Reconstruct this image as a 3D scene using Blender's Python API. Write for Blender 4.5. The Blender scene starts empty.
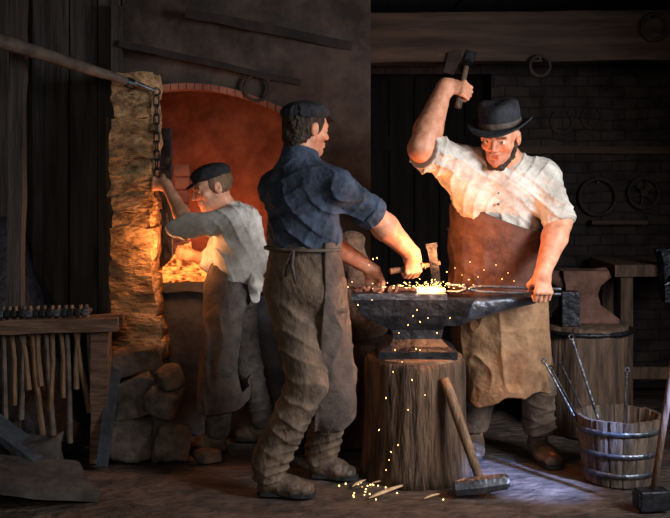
import bpy, bmesh, math, random
import numpy as np
from mathutils import Vector, Matrix
R = math.radians
random.seed(7)
C = bpy.context.scene.collection
SC = bpy.context.scene
F, CZ, HY = 1012.0, 1.41, 172.0        # focal length, eye height, horizon row used to survey the room

def J(px, py, d):
    return np.array([(px-335.0)*d/F, d, CZ-(py-HY)*d/F])
def V(*a): return np.array(a, float)
def nrm(v):
    v = np.asarray(v, float); return v/np.linalg.norm(v)

# ------------------------------------------------------------------ materials
def mat(name, c1, c2, scale=8.0, rough=0.8, bump=0.3, stretch=(1, 1, 1), detail=6.0, metal=0.0, bscale=None, c3=None, attr=None, spec=0.3, bdist=0.02):
    m = bpy.data.materials.new(name); m.use_nodes = True
    nt = m.node_tree; N = nt.nodes; L = nt.links
    b = N['Principled BSDF']
    tc = N.new('ShaderNodeTexCoord'); mp = N.new('ShaderNodeMapping')
    mp.inputs['Scale'].default_value = stretch
    L.new(tc.outputs['Object'], mp.inputs['Vector'])
    n1 = N.new('ShaderNodeTexNoise'); n1.inputs['Scale'].default_value = scale; n1.inputs['Detail'].default_value = detail
    n1.inputs['Roughness'].default_value = 0.65
    L.new(mp.outputs['Vector'], n1.inputs['Vector'])
    cr = N.new('ShaderNodeValToRGB')
    e = cr.color_ramp.elements
    e[0].position = 0.36; e[0].color = (*c1, 1); e[1].position = 0.64; e[1].color = (*c2, 1)
    if c3:
        q = e.new(0.72); q.color = (*c3, 1)
    L.new(n1.outputs['Fac'], cr.inputs['Fac'])
    out = cr.outputs['Color']
    if attr:
        at = N.new('ShaderNodeAttribute'); at.attribute_name = attr
        mx = N.new('ShaderNodeMix'); mx.data_type = 'RGBA'; mx.blend_type = 'MULTIPLY'
        mx.inputs[0].default_value = 1.0
        L.new(out, mx.inputs[6]); L.new(at.outputs['Color'], mx.inputs[7]); out = mx.outputs[2]
    L.new(out, b.inputs['Base Color'])
    b.inputs['Roughness'].default_value = rough; b.inputs['Metallic'].default_value = metal
    b.inputs['Specular IOR Level'].default_value = spec
    if bump:
        n2 = N.new('ShaderNodeTexNoise'); n2.inputs['Scale'].default_value = bscale or scale*3; n2.inputs['Detail'].default_value = 5
        L.new(mp.outputs['Vector'], n2.inputs['Vector'])
        bp = N.new('ShaderNodeBump'); bp.inputs['Strength'].default_value = bump; bp.inputs['Distance'].default_value = bdist
        L.new(n2.outputs['Fac'], bp.inputs['Height']); L.new(bp.outputs['Normal'], b.inputs['Normal'])
    return m

def emit(name, col, strength, c2=None, scale=20):
    m = bpy.data.materials.new(name); m.use_nodes = True
    nt = m.node_tree; b = nt.nodes['Principled BSDF']
    b.inputs['Base Color'].default_value = (0.02, 0.01, 0.005, 1)
    b.inputs['Emission Color'].default_value = (*col, 1)
    b.inputs['Emission Strength'].default_value = strength
    if c2:
        n = nt.nodes.new('ShaderNodeTexNoise'); n.inputs['Scale'].default_value = scale; n.inputs['Detail'].default_value = 4
        tc = nt.nodes.new('ShaderNodeTexCoord'); nt.links.new(tc.outputs['Object'], n.inputs['Vector'])
        r = nt.nodes.new('ShaderNodeValToRGB'); r.color_ramp.elements[0].position = .4; r.color_ramp.elements[1].position = .62
        r.color_ramp.elements[0].color = (*c2, 1); r.color_ramp.elements[1].color = (*col, 1)
        nt.links.new(n.outputs['Fac'], r.inputs['Fac']); nt.links.new(r.outputs['Color'], b.inputs['Emission Color'])
    return m

def brickmat(name, c1, c2, mortar, scale, bump=0.5, w=0.5, h=0.22, axis='XZ'):
    m = bpy.data.materials.new(name); m.use_nodes = True
    nt = m.node_tree; N = nt.nodes; L = nt.links; b = N['Principled BSDF']
    tc = N.new('ShaderNodeTexCoord'); sp = N.new('ShaderNodeSeparateXYZ'); cb = N.new('ShaderNodeCombineXYZ')
    L.new(tc.outputs['Object'], sp.inputs[0])
    ad = N.new('ShaderNodeMath'); ad.operation = 'ADD'
    L.new(sp.outputs['X'], ad.inputs[0]); L.new(sp.outputs['Y'], ad.inputs[1])
    L.new(ad.outputs[0], cb.inputs['X']); L.new(sp.outputs['Z'], cb.inputs['Y'])
    nz = N.new('ShaderNodeTexNoise'); nz.inputs['Scale'].default_value = 3.0; nz.inputs['Detail'].default_value = 6
    L.new(tc.outputs['Object'], nz.inputs['Vector'])
    va = N.new('ShaderNodeVectorMath'); va.operation = 'MULTIPLY_ADD'
    va.inputs[1].default_value = (.06, .06, .06)
    L.new(nz.outputs['Color'], va.inputs[0]); L.new(cb.outputs[0], va.inputs[2])
    br = N.new('ShaderNodeTexBrick'); br.inputs['Scale'].default_value = scale
    br.inputs['Color1'].default_value = (*c1, 1); br.inputs['Color2'].default_value = (*c2, 1); br.inputs['Mortar'].default_value = (*mortar, 1)
    br.inputs['Mortar Size'].default_value = 0.02; br.inputs['Brick Width'].default_value = w; br.inputs['Row Height'].default_value = h
    br.inputs['Mortar Smooth'].default_value = 0.4
    L.new(va.outputs[0], br.inputs['Vector'])
    n2 = N.new('ShaderNodeTexNoise'); n2.inputs['Scale'].default_value = 9; n2.inputs['Detail'].default_value = 8
    L.new(tc.outputs['Object'], n2.inputs['Vector'])
    mx = N.new('ShaderNodeMix'); mx.data_type = 'RGBA'; mx.blend_type = 'MULTIPLY'; mx.inputs[0].default_value = 0.8
    cr = N.new('ShaderNodeValToRGB'); cr.color_ramp.elements[0].position = .3; cr.color_ramp.elements[0].color = (.35, .35, .35, 1)
    cr.color_ramp.elements[1].position = .68; cr.color_ramp.elements[1].color = (1.3, 1.3, 1.3, 1)
    L.new(n2.outputs['Fac'], cr.inputs['Fac'])
    L.new(br.outputs['Color'], mx.inputs[6]); L.new(cr.outputs['Color'], mx.inputs[7])
    L.new(mx.outputs[2], b.inputs['Base Color'])
    b.inputs['Roughness'].default_value = .9; b.inputs['Specular IOR Level'].default_value = .15
    sub = N.new('ShaderNodeMath'); sub.operation = 'SUBTRACT'
    L.new(n2.outputs['Fac'], sub.inputs[0]); L.new(br.outputs['Fac'], sub.inputs[1])
    bp = N.new('ShaderNodeBump'); bp.inputs['Strength'].default_value = bump; bp.inputs['Distance'].default_value = .03
    L.new(sub.outputs[0], bp.inputs['Height']); L.new(bp.outputs['Normal'], b.inputs['Normal'])
    return m

M = {}
M['floor'] = mat('packed_dirt', (.03, .021, .017), (.125, .084, .062), 6, .72, 1.0, (1, 1.5, 1), 10, bscale=16, spec=.45, bdist=.03)
M['plank'] = mat('dark_planks', (.022, .019, .018), (.075, .06, .052), 3.5, .85, .5, (5, 5, .45), 8, bscale=9)
M['beam'] = mat('smoked_timber', (.03, .019, .014), (.095, .056, .038), 3, .85, .6, (.5, 4, 5), 8, bscale=8)
M['plaster'] = mat('sooty_plaster', (.028, .022, .02), (.085, .062, .052), 5, .95, .6, detail=9, bscale=14)
M['backwall'] = brickmat('sooty_brick', (.05, .037, .031), (.036, .027, .025), (.024, .019, .018), 3.2, .5)
M['ceiling'] = mat('black_ceiling', (.012, .01, .01), (.03, .024, .022), 4, .95, .4, (1, 5, 1))
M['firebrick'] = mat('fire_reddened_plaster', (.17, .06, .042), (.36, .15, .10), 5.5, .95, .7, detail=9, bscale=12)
M['door'] = mat('blackened_door', (.006, .005, .005), (.012, .010, .009), 4, .98, .4, (5, 1, .5), spec=.05)
M['pillar'] = mat('ochre_stone', (.13, .07, .036), (.64, .40, .20), 7, .9, 1.0, (1, 1, 2.4), 10, bscale=24, bdist=.03)
M['rubble'] = mat('grey_rubble', (.05, .04, .034), (.16, .125, .10), 9, .95, .9, detail=9, bscale=22)
M['dark_stone'] = mat('dark_stone', (.026, .022, .020), (.075, .062, .054), 7, .95, .8, detail=9, bscale=18)
M['hearth'] = mat('dark_hearth_stone', (.03, .03, .034), (.09, .085, .09), 6, .9, .7, bscale=16)
M['iron'] = mat('dark_iron', (.016, .017, .02), (.05, .052, .06), 12, .42, .4, metal=.75, bscale=30, spec=.5)
M['bright_iron'] = mat('worn_steel', (.06, .066, .08), (.20, .215, .25), 18, .38, .4, metal=.8, bscale=40, spec=.5)
M['oldiron'] = mat('sooty_iron', (.02, .014, .012), (.055, .036, .03), 10, .85, .5, bscale=25)
M['rust'] = mat('rusty_iron', (.10, .045, .03), (.2, .10, .07), 10, .8, .5, metal=.2, bscale=25)
M['wood'] = mat('tool_wood', (.09, .05, .027), (.28, .165, .09), 10, .65, .4, (3, 3, .6), 7, bscale=20)
M['dark_wood'] = mat('old_dark_wood', (.05, .032, .022), (.17, .10, .065), 7, .8, .7, (4, 4, .5), 8, bscale=12)
M['rail'] = mat('worn_rail_wood', (.06, .034, .022), (.18, .10, .064), 6, .8, .6, (.7, 5, 5), 8, bscale=14)
M['stump'] = mat('stump_bark', (.03, .018, .012), (.15, .085, .05), 7, .9, 1.0, (3.5, 3.5, .5), 9, bscale=13, bdist=.03)
M['stump_top'] = mat('stump_end_grain', (.08, .045, .025), (.25, .15, .085), 9, .9, .7)
M['bucket'] = mat('bucket_staves', (.04, .028, .022), (.16, .115, .085), 8, .65, .6, (4, 4, .5), 8, bscale=14)
M['pole'] = mat('pole_wood', (.06, .043, .034), (.17, .12, .092), 7, .7, .5, (1, 1, 1), 8, bscale=18)
M['sack'] = mat('brown_sacking', (.10, .06, .04), (.24, .145, .095), 14, .95, .7, bscale=50)
M['coal'] = mat('coal', (.008, .009, .012), (.035, .038, .05), 14, .6, .8, bscale=30)
M['chip'] = mat('fresh_wood', (.42, .27, .14), (.78, .55, .32), 14, .7, .3, (1, 1, 1))
M['water'] = mat('dark_water', (.01, .011, .012), (.02, .02, .022), 3, .08, .15, spec=.5)
M['skin'] = mat('ruddy_skin', (.56, .22, .12), (.78, .36, .215), 26, .5, .25, attr='pigment', bscale=60, spec=.4, bdist=.008)
M['skin_pale'] = mat('boy_skin', (.62, .28, .16), (.82, .43, .27), 26, .5, .2, attr='pigment', bscale=60, spec=.4, bdist=.008)
M['white'] = mat('white_linen', (.42, .36, .30), (.74, .68, .60), 12, .9, .45, bscale=45, bdist=.012)
M['boyshirt'] = mat('pale_linen', (.52, .48, .43), (.88, .84, .77), 12, .9, .45, bscale=45, bdist=.012)
M['blue'] = mat('slate_blue_cloth', (.022, .029, .042), (.066, .088, .135), 12, .85, .5, bscale=45, bdist=.012)
M['trouser'] = mat('brown_wool', (.08, .054, .037), (.195, .132, .09), 16, .95, .6, (1, 1, .6), bscale=50, bdist=.012)
M['trouser_dark'] = mat('dark_wool', (.05, .042, .038), (.13, .105, .09), 16, .95, .6, bscale=50, bdist=.012)
M['apron_red'] = mat('red_brown_leather', (.075, .034, .024), (.17, .085, .06), 8, .85, .6, detail=9, bscale=26, bdist=.015)
M['leather'] = mat('tan_leather', (.15, .075, .038), (.36, .20, .10), 9, .75, .7, detail=9, bscale=26, bdist=.015)
M['apron_dark'] = mat('dark_leather', (.055, .04, .033), (.135, .095, .075), 9, .85, .6, detail=9, bscale=26, bdist=.015)
M['boot'] = mat('boot_leather', (.05, .032, .022), (.15, .095, .06), 12, .55, .5, bscale=30, spec=.45)
M['black_felt'] = mat('black_felt', (.012, .012, .014), (.035, .035, .04), 14, .9, .4, bscale=40)
M['hair'] = mat('dark_hair', (.022, .014, .010), (.075, .046, .03), 40, .7, .9, (1, 1, 1), bscale=70)
M['bluecloth'] = mat('faded_blue_grey', (.024, .028, .034), (.062, .068, .08), 9, .95, .5)
M['hot'] = emit('glowing_iron', (1.0, .62, .22), 14, (1, .3, .05), 40)
M['spark'] = emit('spark_glow', (1.0, .60, .20), 5)
M['ember'] = emit('ember_glow', (1.0, .25, .04), 2.6, (.12, .015, .003), 24)
M['ember_dim'] = emit('ember_faint_glow', (1.0, .2, .03), 0.5, (.02, .003, .001), 24)

# ------------------------------------------------------------------ object helpers
def link(name, me, m, parent=None, base=None):
    o = bpy.data.objects.new(name, me); C.objects.link(o)
    if m is not None: me.materials.append(m)
    if parent is not None:
        o.parent = parent
    return o
def absloc(o):
    l = Vector(o.location)
    while o.parent is not None:
        o = o.parent; l += Vector(o.location)
    return l
def obj(name, bm, m, parent=None, base=None, smooth=False, bevel=0):
    """links a bmesh given in world coordinates as ONE mesh object; base = its own origin"""
    if bevel:
        bmesh.ops.bevel(bm, geom=[e for e in bm.edges if len(e.link_faces) == 2 and e.calc_face_angle(0) > R(35)], offset=bevel, segments=2, affect='EDGES', profile=.6)
    off = absloc(parent) if parent is not None else (Vector(base) if base is not None else None)
    if off is not None: bmesh.ops.translate(bm, verts=bm.verts, vec=-off)
    bmesh.ops.recalc_face_normals(bm, faces=bm.faces)
    me = bpy.data.meshes.new(name); bm.to_mesh(me); bm.free()
    if smooth:
        for p in me.polygons: p.use_smooth = True
        if smooth != 'all': me.set_sharp_from_angle(angle=R(42))
    o = link(name, me, m, parent)
    if parent is None and base is not None: o.location = Vector(base)
    return o
def tag(o, label, cat, group=None, kind=None):
    o['label'] = label; o['category'] = cat
    if group: o['group'] = group
    if kind: o['kind'] = kind
    return o
def thing(name, label, cat, loc, group=None):
    o = bpy.data.objects.new(name, None); C.objects.link(o); o.empty_display_size = .05
    o.location = Vector(loc); return tag(o, label, cat, group)
def struct(name, bm, m, parent=None, **kw):
    o = obj(name, bm, m, parent, **kw)
    if parent is None: o['kind'] = 'structure'
    return o
def dup(root, loc=None, rot=None, label=None):
    r = root.copy(); C.objects.link(r)
    if loc is not None: r.location = Vector(loc)
    if rot is not None: r.rotation_euler = rot
    if label: r['label'] = label
    for ch in list(root.children):
        c = ch.copy(); C.objects.link(c); c.parent = r
        for g in ch.children:
            d = g.copy(); C.objects.link(d); d.parent = c
    return r

def frame(axis, side=None):
    z = Vector(nrm(axis))
    s = Vector(side) if side is not None else (Vector((1, 0, 0)) if abs(z.x) < .9 else Vector((0, 1, 0)))
    x = (s - z*s.dot(z)).normalized(); y = z.cross(x)
    return Matrix((x, y, z)).transposed()
def B(): return bmesh.new()
def box(bm, c, size, rot=None):
    m = Matrix.Translation(Vector(c))
    if rot is not None: m = m @ (rot.to_4x4() if not isinstance(rot, tuple) else Matrix.Rotation(rot[2], 4, 'Z') @ Matrix.Rotation(rot[1], 4, 'Y') @ Matrix.Rotation(rot[0], 4, 'X'))
    m = m @ Matrix.Diagonal((*size, 1))
    return bmesh.ops.create_cube(bm, size=1, matrix=m)['verts']
def bar(bm, a, b, w, d, side=None):
    a, b = Vector(a), Vector(b)
    return box(bm, (a+b)/2, (w, d, (b-a).length), frame(b-a, side))
def tube(bm, pts, radii, n=12, cap=True, sq=1.0):
    pts = [Vector(p) for p in pts]
    if not hasattr(radii, '__len__'): radii = [radii]*len(pts)
    rings = []; prev = None
    for i, p in enumerate(pts):
        t = (pts[min(i+1, len(pts)-1)] - pts[max(i-1, 0)]).normalized()
        fr = frame(t, prev); prev = fr.col[0]
        rings.append([bm.verts.new(p + fr @ Vector((math.cos(2*math.pi*k/n)*radii[i], math.sin(2*math.pi*k/n)*radii[i]*sq, 0))) for k in range(n)])
    for r0, r1 in zip(rings, rings[1:]):
        for k in range(n):
            bm.faces.new((r0[k], r0[(k+1) % n], r1[(k+1) % n], r1[k]))
    if cap:
        bm.faces.new(rings[0][::-1]); bm.faces.new(rings[-1])
    return rings
def ring(bm, c, axis, r, t, n=28, m=8, sq=1.0, arc=(0, 2*math.pi), side=None):
    fr = frame(axis, side); full = abs(arc[1]-arc[0]-2*math.pi) < 1e-3
    k = n if full else n+1; rings = []
    for i in range(k):
        a = arc[0]+(arc[1]-arc[0])*i/n
        e = fr @ Vector((math.cos(a), math.sin(a), 0)); z = fr.col[2]
        rings.append([bm.verts.new(Vector(c)+e*(r+math.cos(2*math.pi*j/m)*t)+z*(math.sin(2*math.pi*j/m)*t*sq)) for j in range(m)])
    for i in range(n):
        r0, r1 = rings[i], rings[(i+1) % k]
        for j in range(m):
            bm.faces.new((r0[j], r1[j], r1[(j+1) % m], r0[(j+1) % m]))
    if not full:
        bm.faces.new(rings[0]); bm.faces.new(rings[-1][::-1])
def lathe(bm, c, axis, prof, n=32, side=None, cap=True, wob=None):
    fr = frame(axis, side); rings = []
    for (r, z) in prof:
        row = []
        for k in range(n):
            a = 2*math.pi*k/n; rr, zz = r, z
            if wob: rr, zz = wob(r, z, a)
            row.append(bm.verts.new(Vector(c)+fr @ Vector((math.cos(a)*rr, math.sin(a)*rr, zz))))
        rings.append(row)
    for r0, r1 in zip(rings, rings[1:]):
        for k in range(n): bm.faces.new((r0[k], r0[(k+1) % n], r1[(k+1) % n], r1[k]))
    if cap:
        bm.faces.new(rings[0][::-1]); bm.faces.new(rings[-1])
def prism(bm, pts, axis_vec):
    """closed outline (world points) pushed along a vector"""
    a = [bm.verts.new(Vector(p)) for p in pts]; b = [bm.verts.new(Vector(p)+Vector(axis_vec)) for p in pts]
    n = len(a); bm.faces.new(a[::-1]); bm.faces.new(b)
    for i in range(n): bm.faces.new((a[i], a[(i+1) % n], b[(i+1) % n], b[i]))
def rough(bm, amp, seed, cuts=0, freq=9.0, keep_z=None):
    if cuts: bmesh.ops.subdivide_edges(bm, edges=bm.edges[:], cuts=cuts, use_grid_fill=True)
    P = np.array([v.co for v in bm.verts], np.float32)
    d = np.stack([noise3(P*freq, seed+i)-.5 for i in range(3)], 1)*2*amp
    for v, q in zip(bm.verts, d):
        v.co += Vector(q)
        if keep_z is not None and v.co.z < keep_z: v.co.z = keep_z

# ------------------------------------------------------------------ noise and implicit surfaces for bodies and cloth
def _h(ix, iy, iz, s):
    n = (ix*374761393 + iy*668265263 + iz*1274126177 + s*974711) & 0x7fffffff
    n = ((n ^ (n >> 13)) * 1103515245) & 0x7fffffff
    n = ((n ^ (n >> 15)) * 12345677) & 0x7fffffff
    return ((n >> 8) & 0xffff).astype(np.float32)/65535.0
def noise3(P, seed=0):
    P = np.asarray(P); i = np.floor(P).astype(np.int64); f = (P-i).astype(np.float32); u = f*f*(3-2*f)
    x, y, z = i[:, 0], i[:, 1], i[:, 2]; r = 0
    for dx in (0, 1):
        wx = u[:, 0] if dx else 1-u[:, 0]
        for dy in (0, 1):
            wy = u[:, 1] if dy else 1-u[:, 1]
            for dz in (0, 1):
                wz = u[:, 2] if dz else 1-u[:, 2]
                r = r + wx*wy*wz*_h(x+dx, y+dy, z+dz, seed)
    return r
def folds(P, freq, amp, seed, warp=.6):
    Q = P*np.array(freq, np.float32)
    w = noise3(P*7.0, seed+50)[:, None]*warp*2
    n = noise3(Q+w, seed)
    r = 1-np.abs(2*n-1)
    return -amp*1.15*(r**2.2-.35)

def creases(P, d, wl, amp, seed, warp=.9, sharp=1.8):
    """wandering parallel creases across direction d, fading in and out"""
    ph = P@nrm(d).astype(np.float32)/(wl*1.35)+warp*2.2*noise3(P*np.float32(4.0), seed)+.22*noise3(P*np.float32(13), seed+1)
    s_ = 1-np.abs(np.sin(math.pi*ph)); msk = np.clip(noise3(P*np.float32(5.5), seed+2)*2.6-.75, 0, 1)
    return -amp*.66*(s_**sharp-.28)*msk
def smin(a, b, k):
    if k <= 0: return np.minimum(a, b)
    h = np.clip(.5+.5*(b-a)/k, 0, 1)
    return b+(a-b)*h-k*h*(1-h)
class SDF:
    def __init__(s): s.p = []; s.disp = []; s.lo = []; s.hi = []
    def _b(s, pts, r):
        pts = np.array(pts); s.lo.append(pts.min(0)-r); s.hi.append(pts.max(0)+r)
    def cap(s, a, b, r1, r2=None, k=.02, op='u'):
        r2 = r1 if r2 is None else r2
        a, b = np.asarray(a, float), np.asarray(b, float); ab = b-a; L2 = max(ab.dot(ab), 1e-9)
        def f(P):
            q = P-a; t = np.clip(q@ab/L2, 0, 1)
            return np.linalg.norm(q-t[:, None]*ab, axis=1)-(r1+(r2-r1)*t)
        s.p.append((f, k, op, (a+b)/2, math.sqrt(L2)/2+max(r1, r2)))
        if op == 'u': s._b([a, b], max(r1, r2))
        return s
    def sph(s, c, r, k=.02, op='u'): return s.cap(c, np.asarray(c)+V(0, 0, 1e-4), r, r, k, op)
    def ecap(s, a, b, w1, w2, side, k=.02, op='u'):
        a, b = np.asarray(a, float), np.asarray(b, float); ab = b-a; L2 = ab.dot(ab); u = nrm(ab)
        sd = nrm(np.asarray(side)-u*np.dot(side, u)); fd = np.cross(u, sd)
        def f(P):
            q = P-a; t = np.clip(q@ab/L2, 0, 1); q = q-t[:, None]*ab
            w = w1[0]+(w2[0]-w1[0])*t; d = w1[1]+(w2[1]-w1[1])*t; m = np.minimum(w, d)
            l = np.sqrt((q@sd/w)**2+(q@fd/d)**2+(q@u/m)**2)
            return (l-1)*m
        s.p.append((f, k, op))
        if op == 'u': s._b([a, b], max(*w1, *w2))
        return s
    def ell(s, c, axes, rad, k=.02, op='u'):
        c = np.asarray(c, float); A = [nrm(x) for x in axes]; m = min(rad)
        def f(P):
            q = P-c
            l = np.sqrt(sum((q@A[i]/rad[i])**2 for i in range(3)))
            g = np.sqrt(sum((q@A[i]/rad[i]**2)**2 for i in range(3)))
            return np.where(l < .3, (l-1)*m, l*(l-1)/np.maximum(g, 1e-6))
        s.p.append((f, k, op))
        if op == 'u': s._b([c], max(rad))
        return s
    def cut(s, pt, n, k=.006, wob=None):
        pt = np.asarray(pt, float); n = nrm(n)
        def f(P):
            d = (P-pt)@n
            return d+wob(P) if wob else d
        s.p.append((f, k, 'i')); return s
    def sub(s, other, k=.0):
        s.p.append((other, k, 's')); return s
    def fn(s, f, k, op): s.p.append((f, k, op)); return s
    def __call__(s, P):
        d = None; done = not s.disp
        for it in s.p:
            f, k, op = it[:3]
            if op == 'u' and d is not None and len(it) > 3:
                m = np.linalg.norm(P-it[3], axis=1)-it[4] < d+k
                if not m.all():
                    if m.any(): d = d.copy(); d[m] = smin(d[m], f(P[m]), k)
                    continue
            if op == 'i' and not done: d = s.wrinkle(P, d); done = True
            e = f(P)
            if op == 'u': d = e if d is None else smin(d, e, k)
            elif op == 's': d = -smin(-d, e, k)
            else: d = -smin(-d, -e, k)
        return d if done else s.wrinkle(P, d)
    def wrinkle(s, P, d):
        m = np.abs(d) < .045
        if m.any():
            Q = P[m]; e = d[m]
            for g in s.disp: e = e+g(Q)
            d = d.copy(); d[m] = e
        return d
    def mesh(s, h, pad=.03):
        lo = np.min(s.lo, 0)-pad; hi = np.max(s.hi, 0)+pad; K = 4
        nb = np.ceil((hi-lo)/(h*K)).astype(int)
        g = np.stack(np.meshgrid(*[np.arange(n) for n in nb], indexing='ij'), -1).reshape(-1, 3)
        ctr = (lo+(g+.5)*h*K).astype(np.float32)
        keep = np.abs(s(ctr)) < h*K*.87*1.15+.010
        g = g[keep]
        n = nb*K+1
        o = np.stack(np.meshgrid(*[np.arange(K)]*3, indexing='ij'), -1).reshape(-1, 3)
        cells = (g[:, None, :]*K+o[None]).reshape(-1, 3)
        st = np.array([n[1]*n[2], n[2], 1])
        ci = cells@st
        off = np.array([(a, b, c) for a in (0, 1) for b in (0, 1) for c in (0, 1)])@st
        need = np.zeros(n.prod(), bool)
        for q in off: need[ci+q] = True
        idx = np.nonzero(need)[0]
        pos = np.stack([idx//st[0], (idx//st[1]) % n[1], idx % n[2]], 1)
        val = np.full(n.prod(), 1.0, np.float32)
        val[idx] = s((lo+pos*h).astype(np.float32))
        cv = val[ci[:, None]+off[None]]
        neg = cv < 0
        act = neg.any(1) & ~neg.all(1)
        cells = cells[act]; ci = ci[act]; cv = cv[act]
        corners = np.array([(a, b, c) for a in (0, 1) for b in (0, 1) for c in (0, 1)], float)
        acc = np.zeros((len(ci), 3)); cnt = np.zeros(len(ci))
        for a in range(8):
            for b in range(a+1, 8):
                if np.abs(corners[a]-corners[b]).sum() != 1: continue
                va, vb = cv[:, a], cv[:, b]; m = (va < 0) != (vb < 0)
                t = np.where(m, va/np.where(m, va-vb, 1), 0)
                acc += np.where(m[:, None], corners[a]+t[:, None]*(corners[b]-corners[a]), 0); cnt += m
        vert = lo+(cells+acc/cnt[:, None])*h
        look = np.full(n.prod(), -1, np.int64); look[ci] = np.arange(len(ci))
        quads = []
        for ax in range(3):
            e = st[ax]; o1, o2 = st[(ax+1) % 3], st[(ax+2) % 3]
            v0 = val[ci]; v1 = val[ci+e]; m = ((v0 < 0) != (v1 < 0))
            c = ci[m]; fl = v0[m] < 0
            q = np.stack([look[c-o1-o2], look[c-o2], look[c], look[c-o1]], 1)
            ok = (q >= 0).all(1); q = q[ok]; fl = fl[ok]
            q[~fl] = q[~fl][:, ::-1]
            quads.append(q)
        return vert, np.concatenate(quads)
def sdf_obj(name, sdf, h, m, parent=None, base=None, paint=None):
    v, q = sdf.mesh(h)
    off = np.array(absloc(parent)) if parent is not None else np.array(base, float)
    me = bpy.data.meshes.new(name)
    me.vertices.add(len(v)); me.vertices.foreach_set('co', (v-off).astype(np.float32).ravel())
    me.loops.add(q.size); me.loops.foreach_set('vertex_index', q.ravel().astype(np.int32))
    me.polygons.add(len(q)); me.polygons.foreach_set('loop_start', np.arange(0, q.size, 4, dtype=np.int32))
    me.update(calc_edges=True); me.validate()
    me.polygons.foreach_set('use_smooth', np.ones(len(me.polygons), bool))
    if paint is not None:
        at = me.color_attributes.new('pigment', 'FLOAT_COLOR', 'POINT')
        col = np.ones((len(v), 4), np.float32); col[:, :3] = paint(v)
        at.data.foreach_set('color', col.ravel())
    o = link(name, me, m, parent)
    if parent is None: o.location = Vector(off)
    return o

# ================================================================== THE SETTING
bm = B()
nx, ny = 110, 150
gx = np.linspace(-2.6, 2.6, nx); gy = np.linspace(-.4, 6.75, ny)
PP = np.stack(np.meshgrid(gx, gy, indexing='ij'), -1).reshape(-1, 2)
P3 = np.concatenate([PP, np.zeros((len(PP), 1))], 1)
zz = -(noise3(P3*3, 3)*.008+noise3(P3*11, 4)*.010+noise3(P3*28, 5)*.005)
vs = [bm.verts.new((PP[i, 0], PP[i, 1], zz[i])) for i in range(len(PP))]
for i in range(nx-1):
    for j in range(ny-1):
        bm.faces.new((vs[i*ny+j], vs[(i+1)*ny+j], vs[(i+1)*ny+j+1], vs[i*ny+j+1]))
struct('floor', bm, M['floor'], smooth='all')

DX0, DX1, DZ = .19, 1.02, 2.05            # the dark doorway in the back wall
bm = B()
box(bm, ((-2.6+DX0)/2, 6.7, 1.25), (DX0+2.6, .2, 2.5))
box(bm, ((2.5+DX1)/2, 6.7, 1.25), (2.5-DX1, .2, 2.5))
box(bm, ((DX0+DX1)/2, 6.7, (2.5+DZ)/2), (DX1-DX0, .2, 2.5-DZ))
struct('wall_back', bm, M['backwall'])
d1 = struct('door_1', (lambda b: (box(b, ((DX0+DX1)/2, 6.76, DZ/2), (DX1-DX0-.006, .05, DZ-.006)), b)[1])(B()), M['door'])
bm = B()
for k in range(5): box(bm, (DX0+.08+k*.168, 6.728, DZ/2), (.155, .018, DZ-.03))
struct('door_board', bm, M['door'], d1, bevel=.004)
bm = B(); box(bm, ((DX0+DX1)/2, 6.712, 1.6), (.74, .016, .1)); box(bm, ((DX0+DX1)/2, 6.712, .45), (.74, .016, .1))
struct('door_batten', bm, M['door'], d1, bevel=.004)

bm = B()                                   # vertical board partition left of the forge
x = -2.6; k = 0
while x < -1.17:
    w = .15+.05*random.random(); w = min(w, -1.165-x)
    box(bm, (x+w/2, 5.50+.012*(k % 2)+.004*random.random(), 1.2), (w-.006, .03, 2.4)); x += w; k += 1
    if w < .02: break
struct('wall_left', bm, M['plank'], bevel=.004)
bm = B(); box(bm, (-2.55, 1.2, 1.25), (.1, 3.4, 2.5)); box(bm, (-2.55, 4.3, 1.25), (.1, 2.7, 2.5))
struct('wall_west', bm, M['plaster'])
bm = B()                                   # right side wall with the window opening towards the viewer's end
box(bm, (2.5, 1.0, 1.25), (.1, 2.4, 2.5)); box(bm, (2.5, 5.15, 1.25), (.1, 3.3, 2.5))
box(bm, (2.5, 2.85, .55), (.1, 1.3, 1.1)); box(bm, (2.5, 2.85, 2.4), (.1, 1.3, .2))
struct('wall_right', bm, M['plaster'])
w1 = struct('window_1', (lambda b: ([box(b, (2.5, 2.2+1.3*t, 1.7), (.06, .05, 1.2)) for t in (.02, .98)], [box(b, (2.5, 2.85, z), (.06, 1.3, .05)) for z in (1.13, 2.27)], [box(b, (2.5, 2.85, 1.7), (.03, .03, 1.2)), box(b, (2.5, 2.85, 1.7), (.03, 1.3, .03))], b)[3])(B()), M['dark_wood'])
bm = B(); x = -2.6
while x < 2.6:
    w = .2+.05*random.random(); box(bm, (x+w/2, 3.2, 2.47+.008*random.random()), (w-.005, 7.2, .04)); x += w
struct('ceiling', bm, M['ceiling'])

def rough_beam(name, a, b, w, h, m, seed, amp=.008):
    bm = B(); a, b = Vector(a), Vector(b)
    bar(bm, a, b, w, h, (0, 1, 0)); 
    bmesh.ops.subdivide_edges(bm, edges=[e for e in bm.edges if e.calc_length() > .8], cuts=24)
    bmesh.ops.bevel(bm, geom=bm.edges[:], offset=.008, segments=1, affect='EDGES') if False else None
    rough(bm, amp, seed, freq=5)
    return bm
struct('trim_1', rough_beam('', (-1.05, 6.0, 2.185), (2.44, 6.0, 2.215), .16, .29, M['beam'], 11), M['beam'], smooth=True)   # great tie beam
bm = B(); bar(bm, J(118, 43, 5.40), J(300, 83, 5.56), .05, .035, (0, 1, 0)); bmesh.ops.subdivide_edges(bm, edges=[e for e in bm.edges if e.calc_length() > .4], cuts=14); rough(bm, .006, 21, freq=8)
struct('trim_2', bm, M['ceiling'], smooth=True)  # dark bar standing in for a shadow line between hood planks
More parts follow.
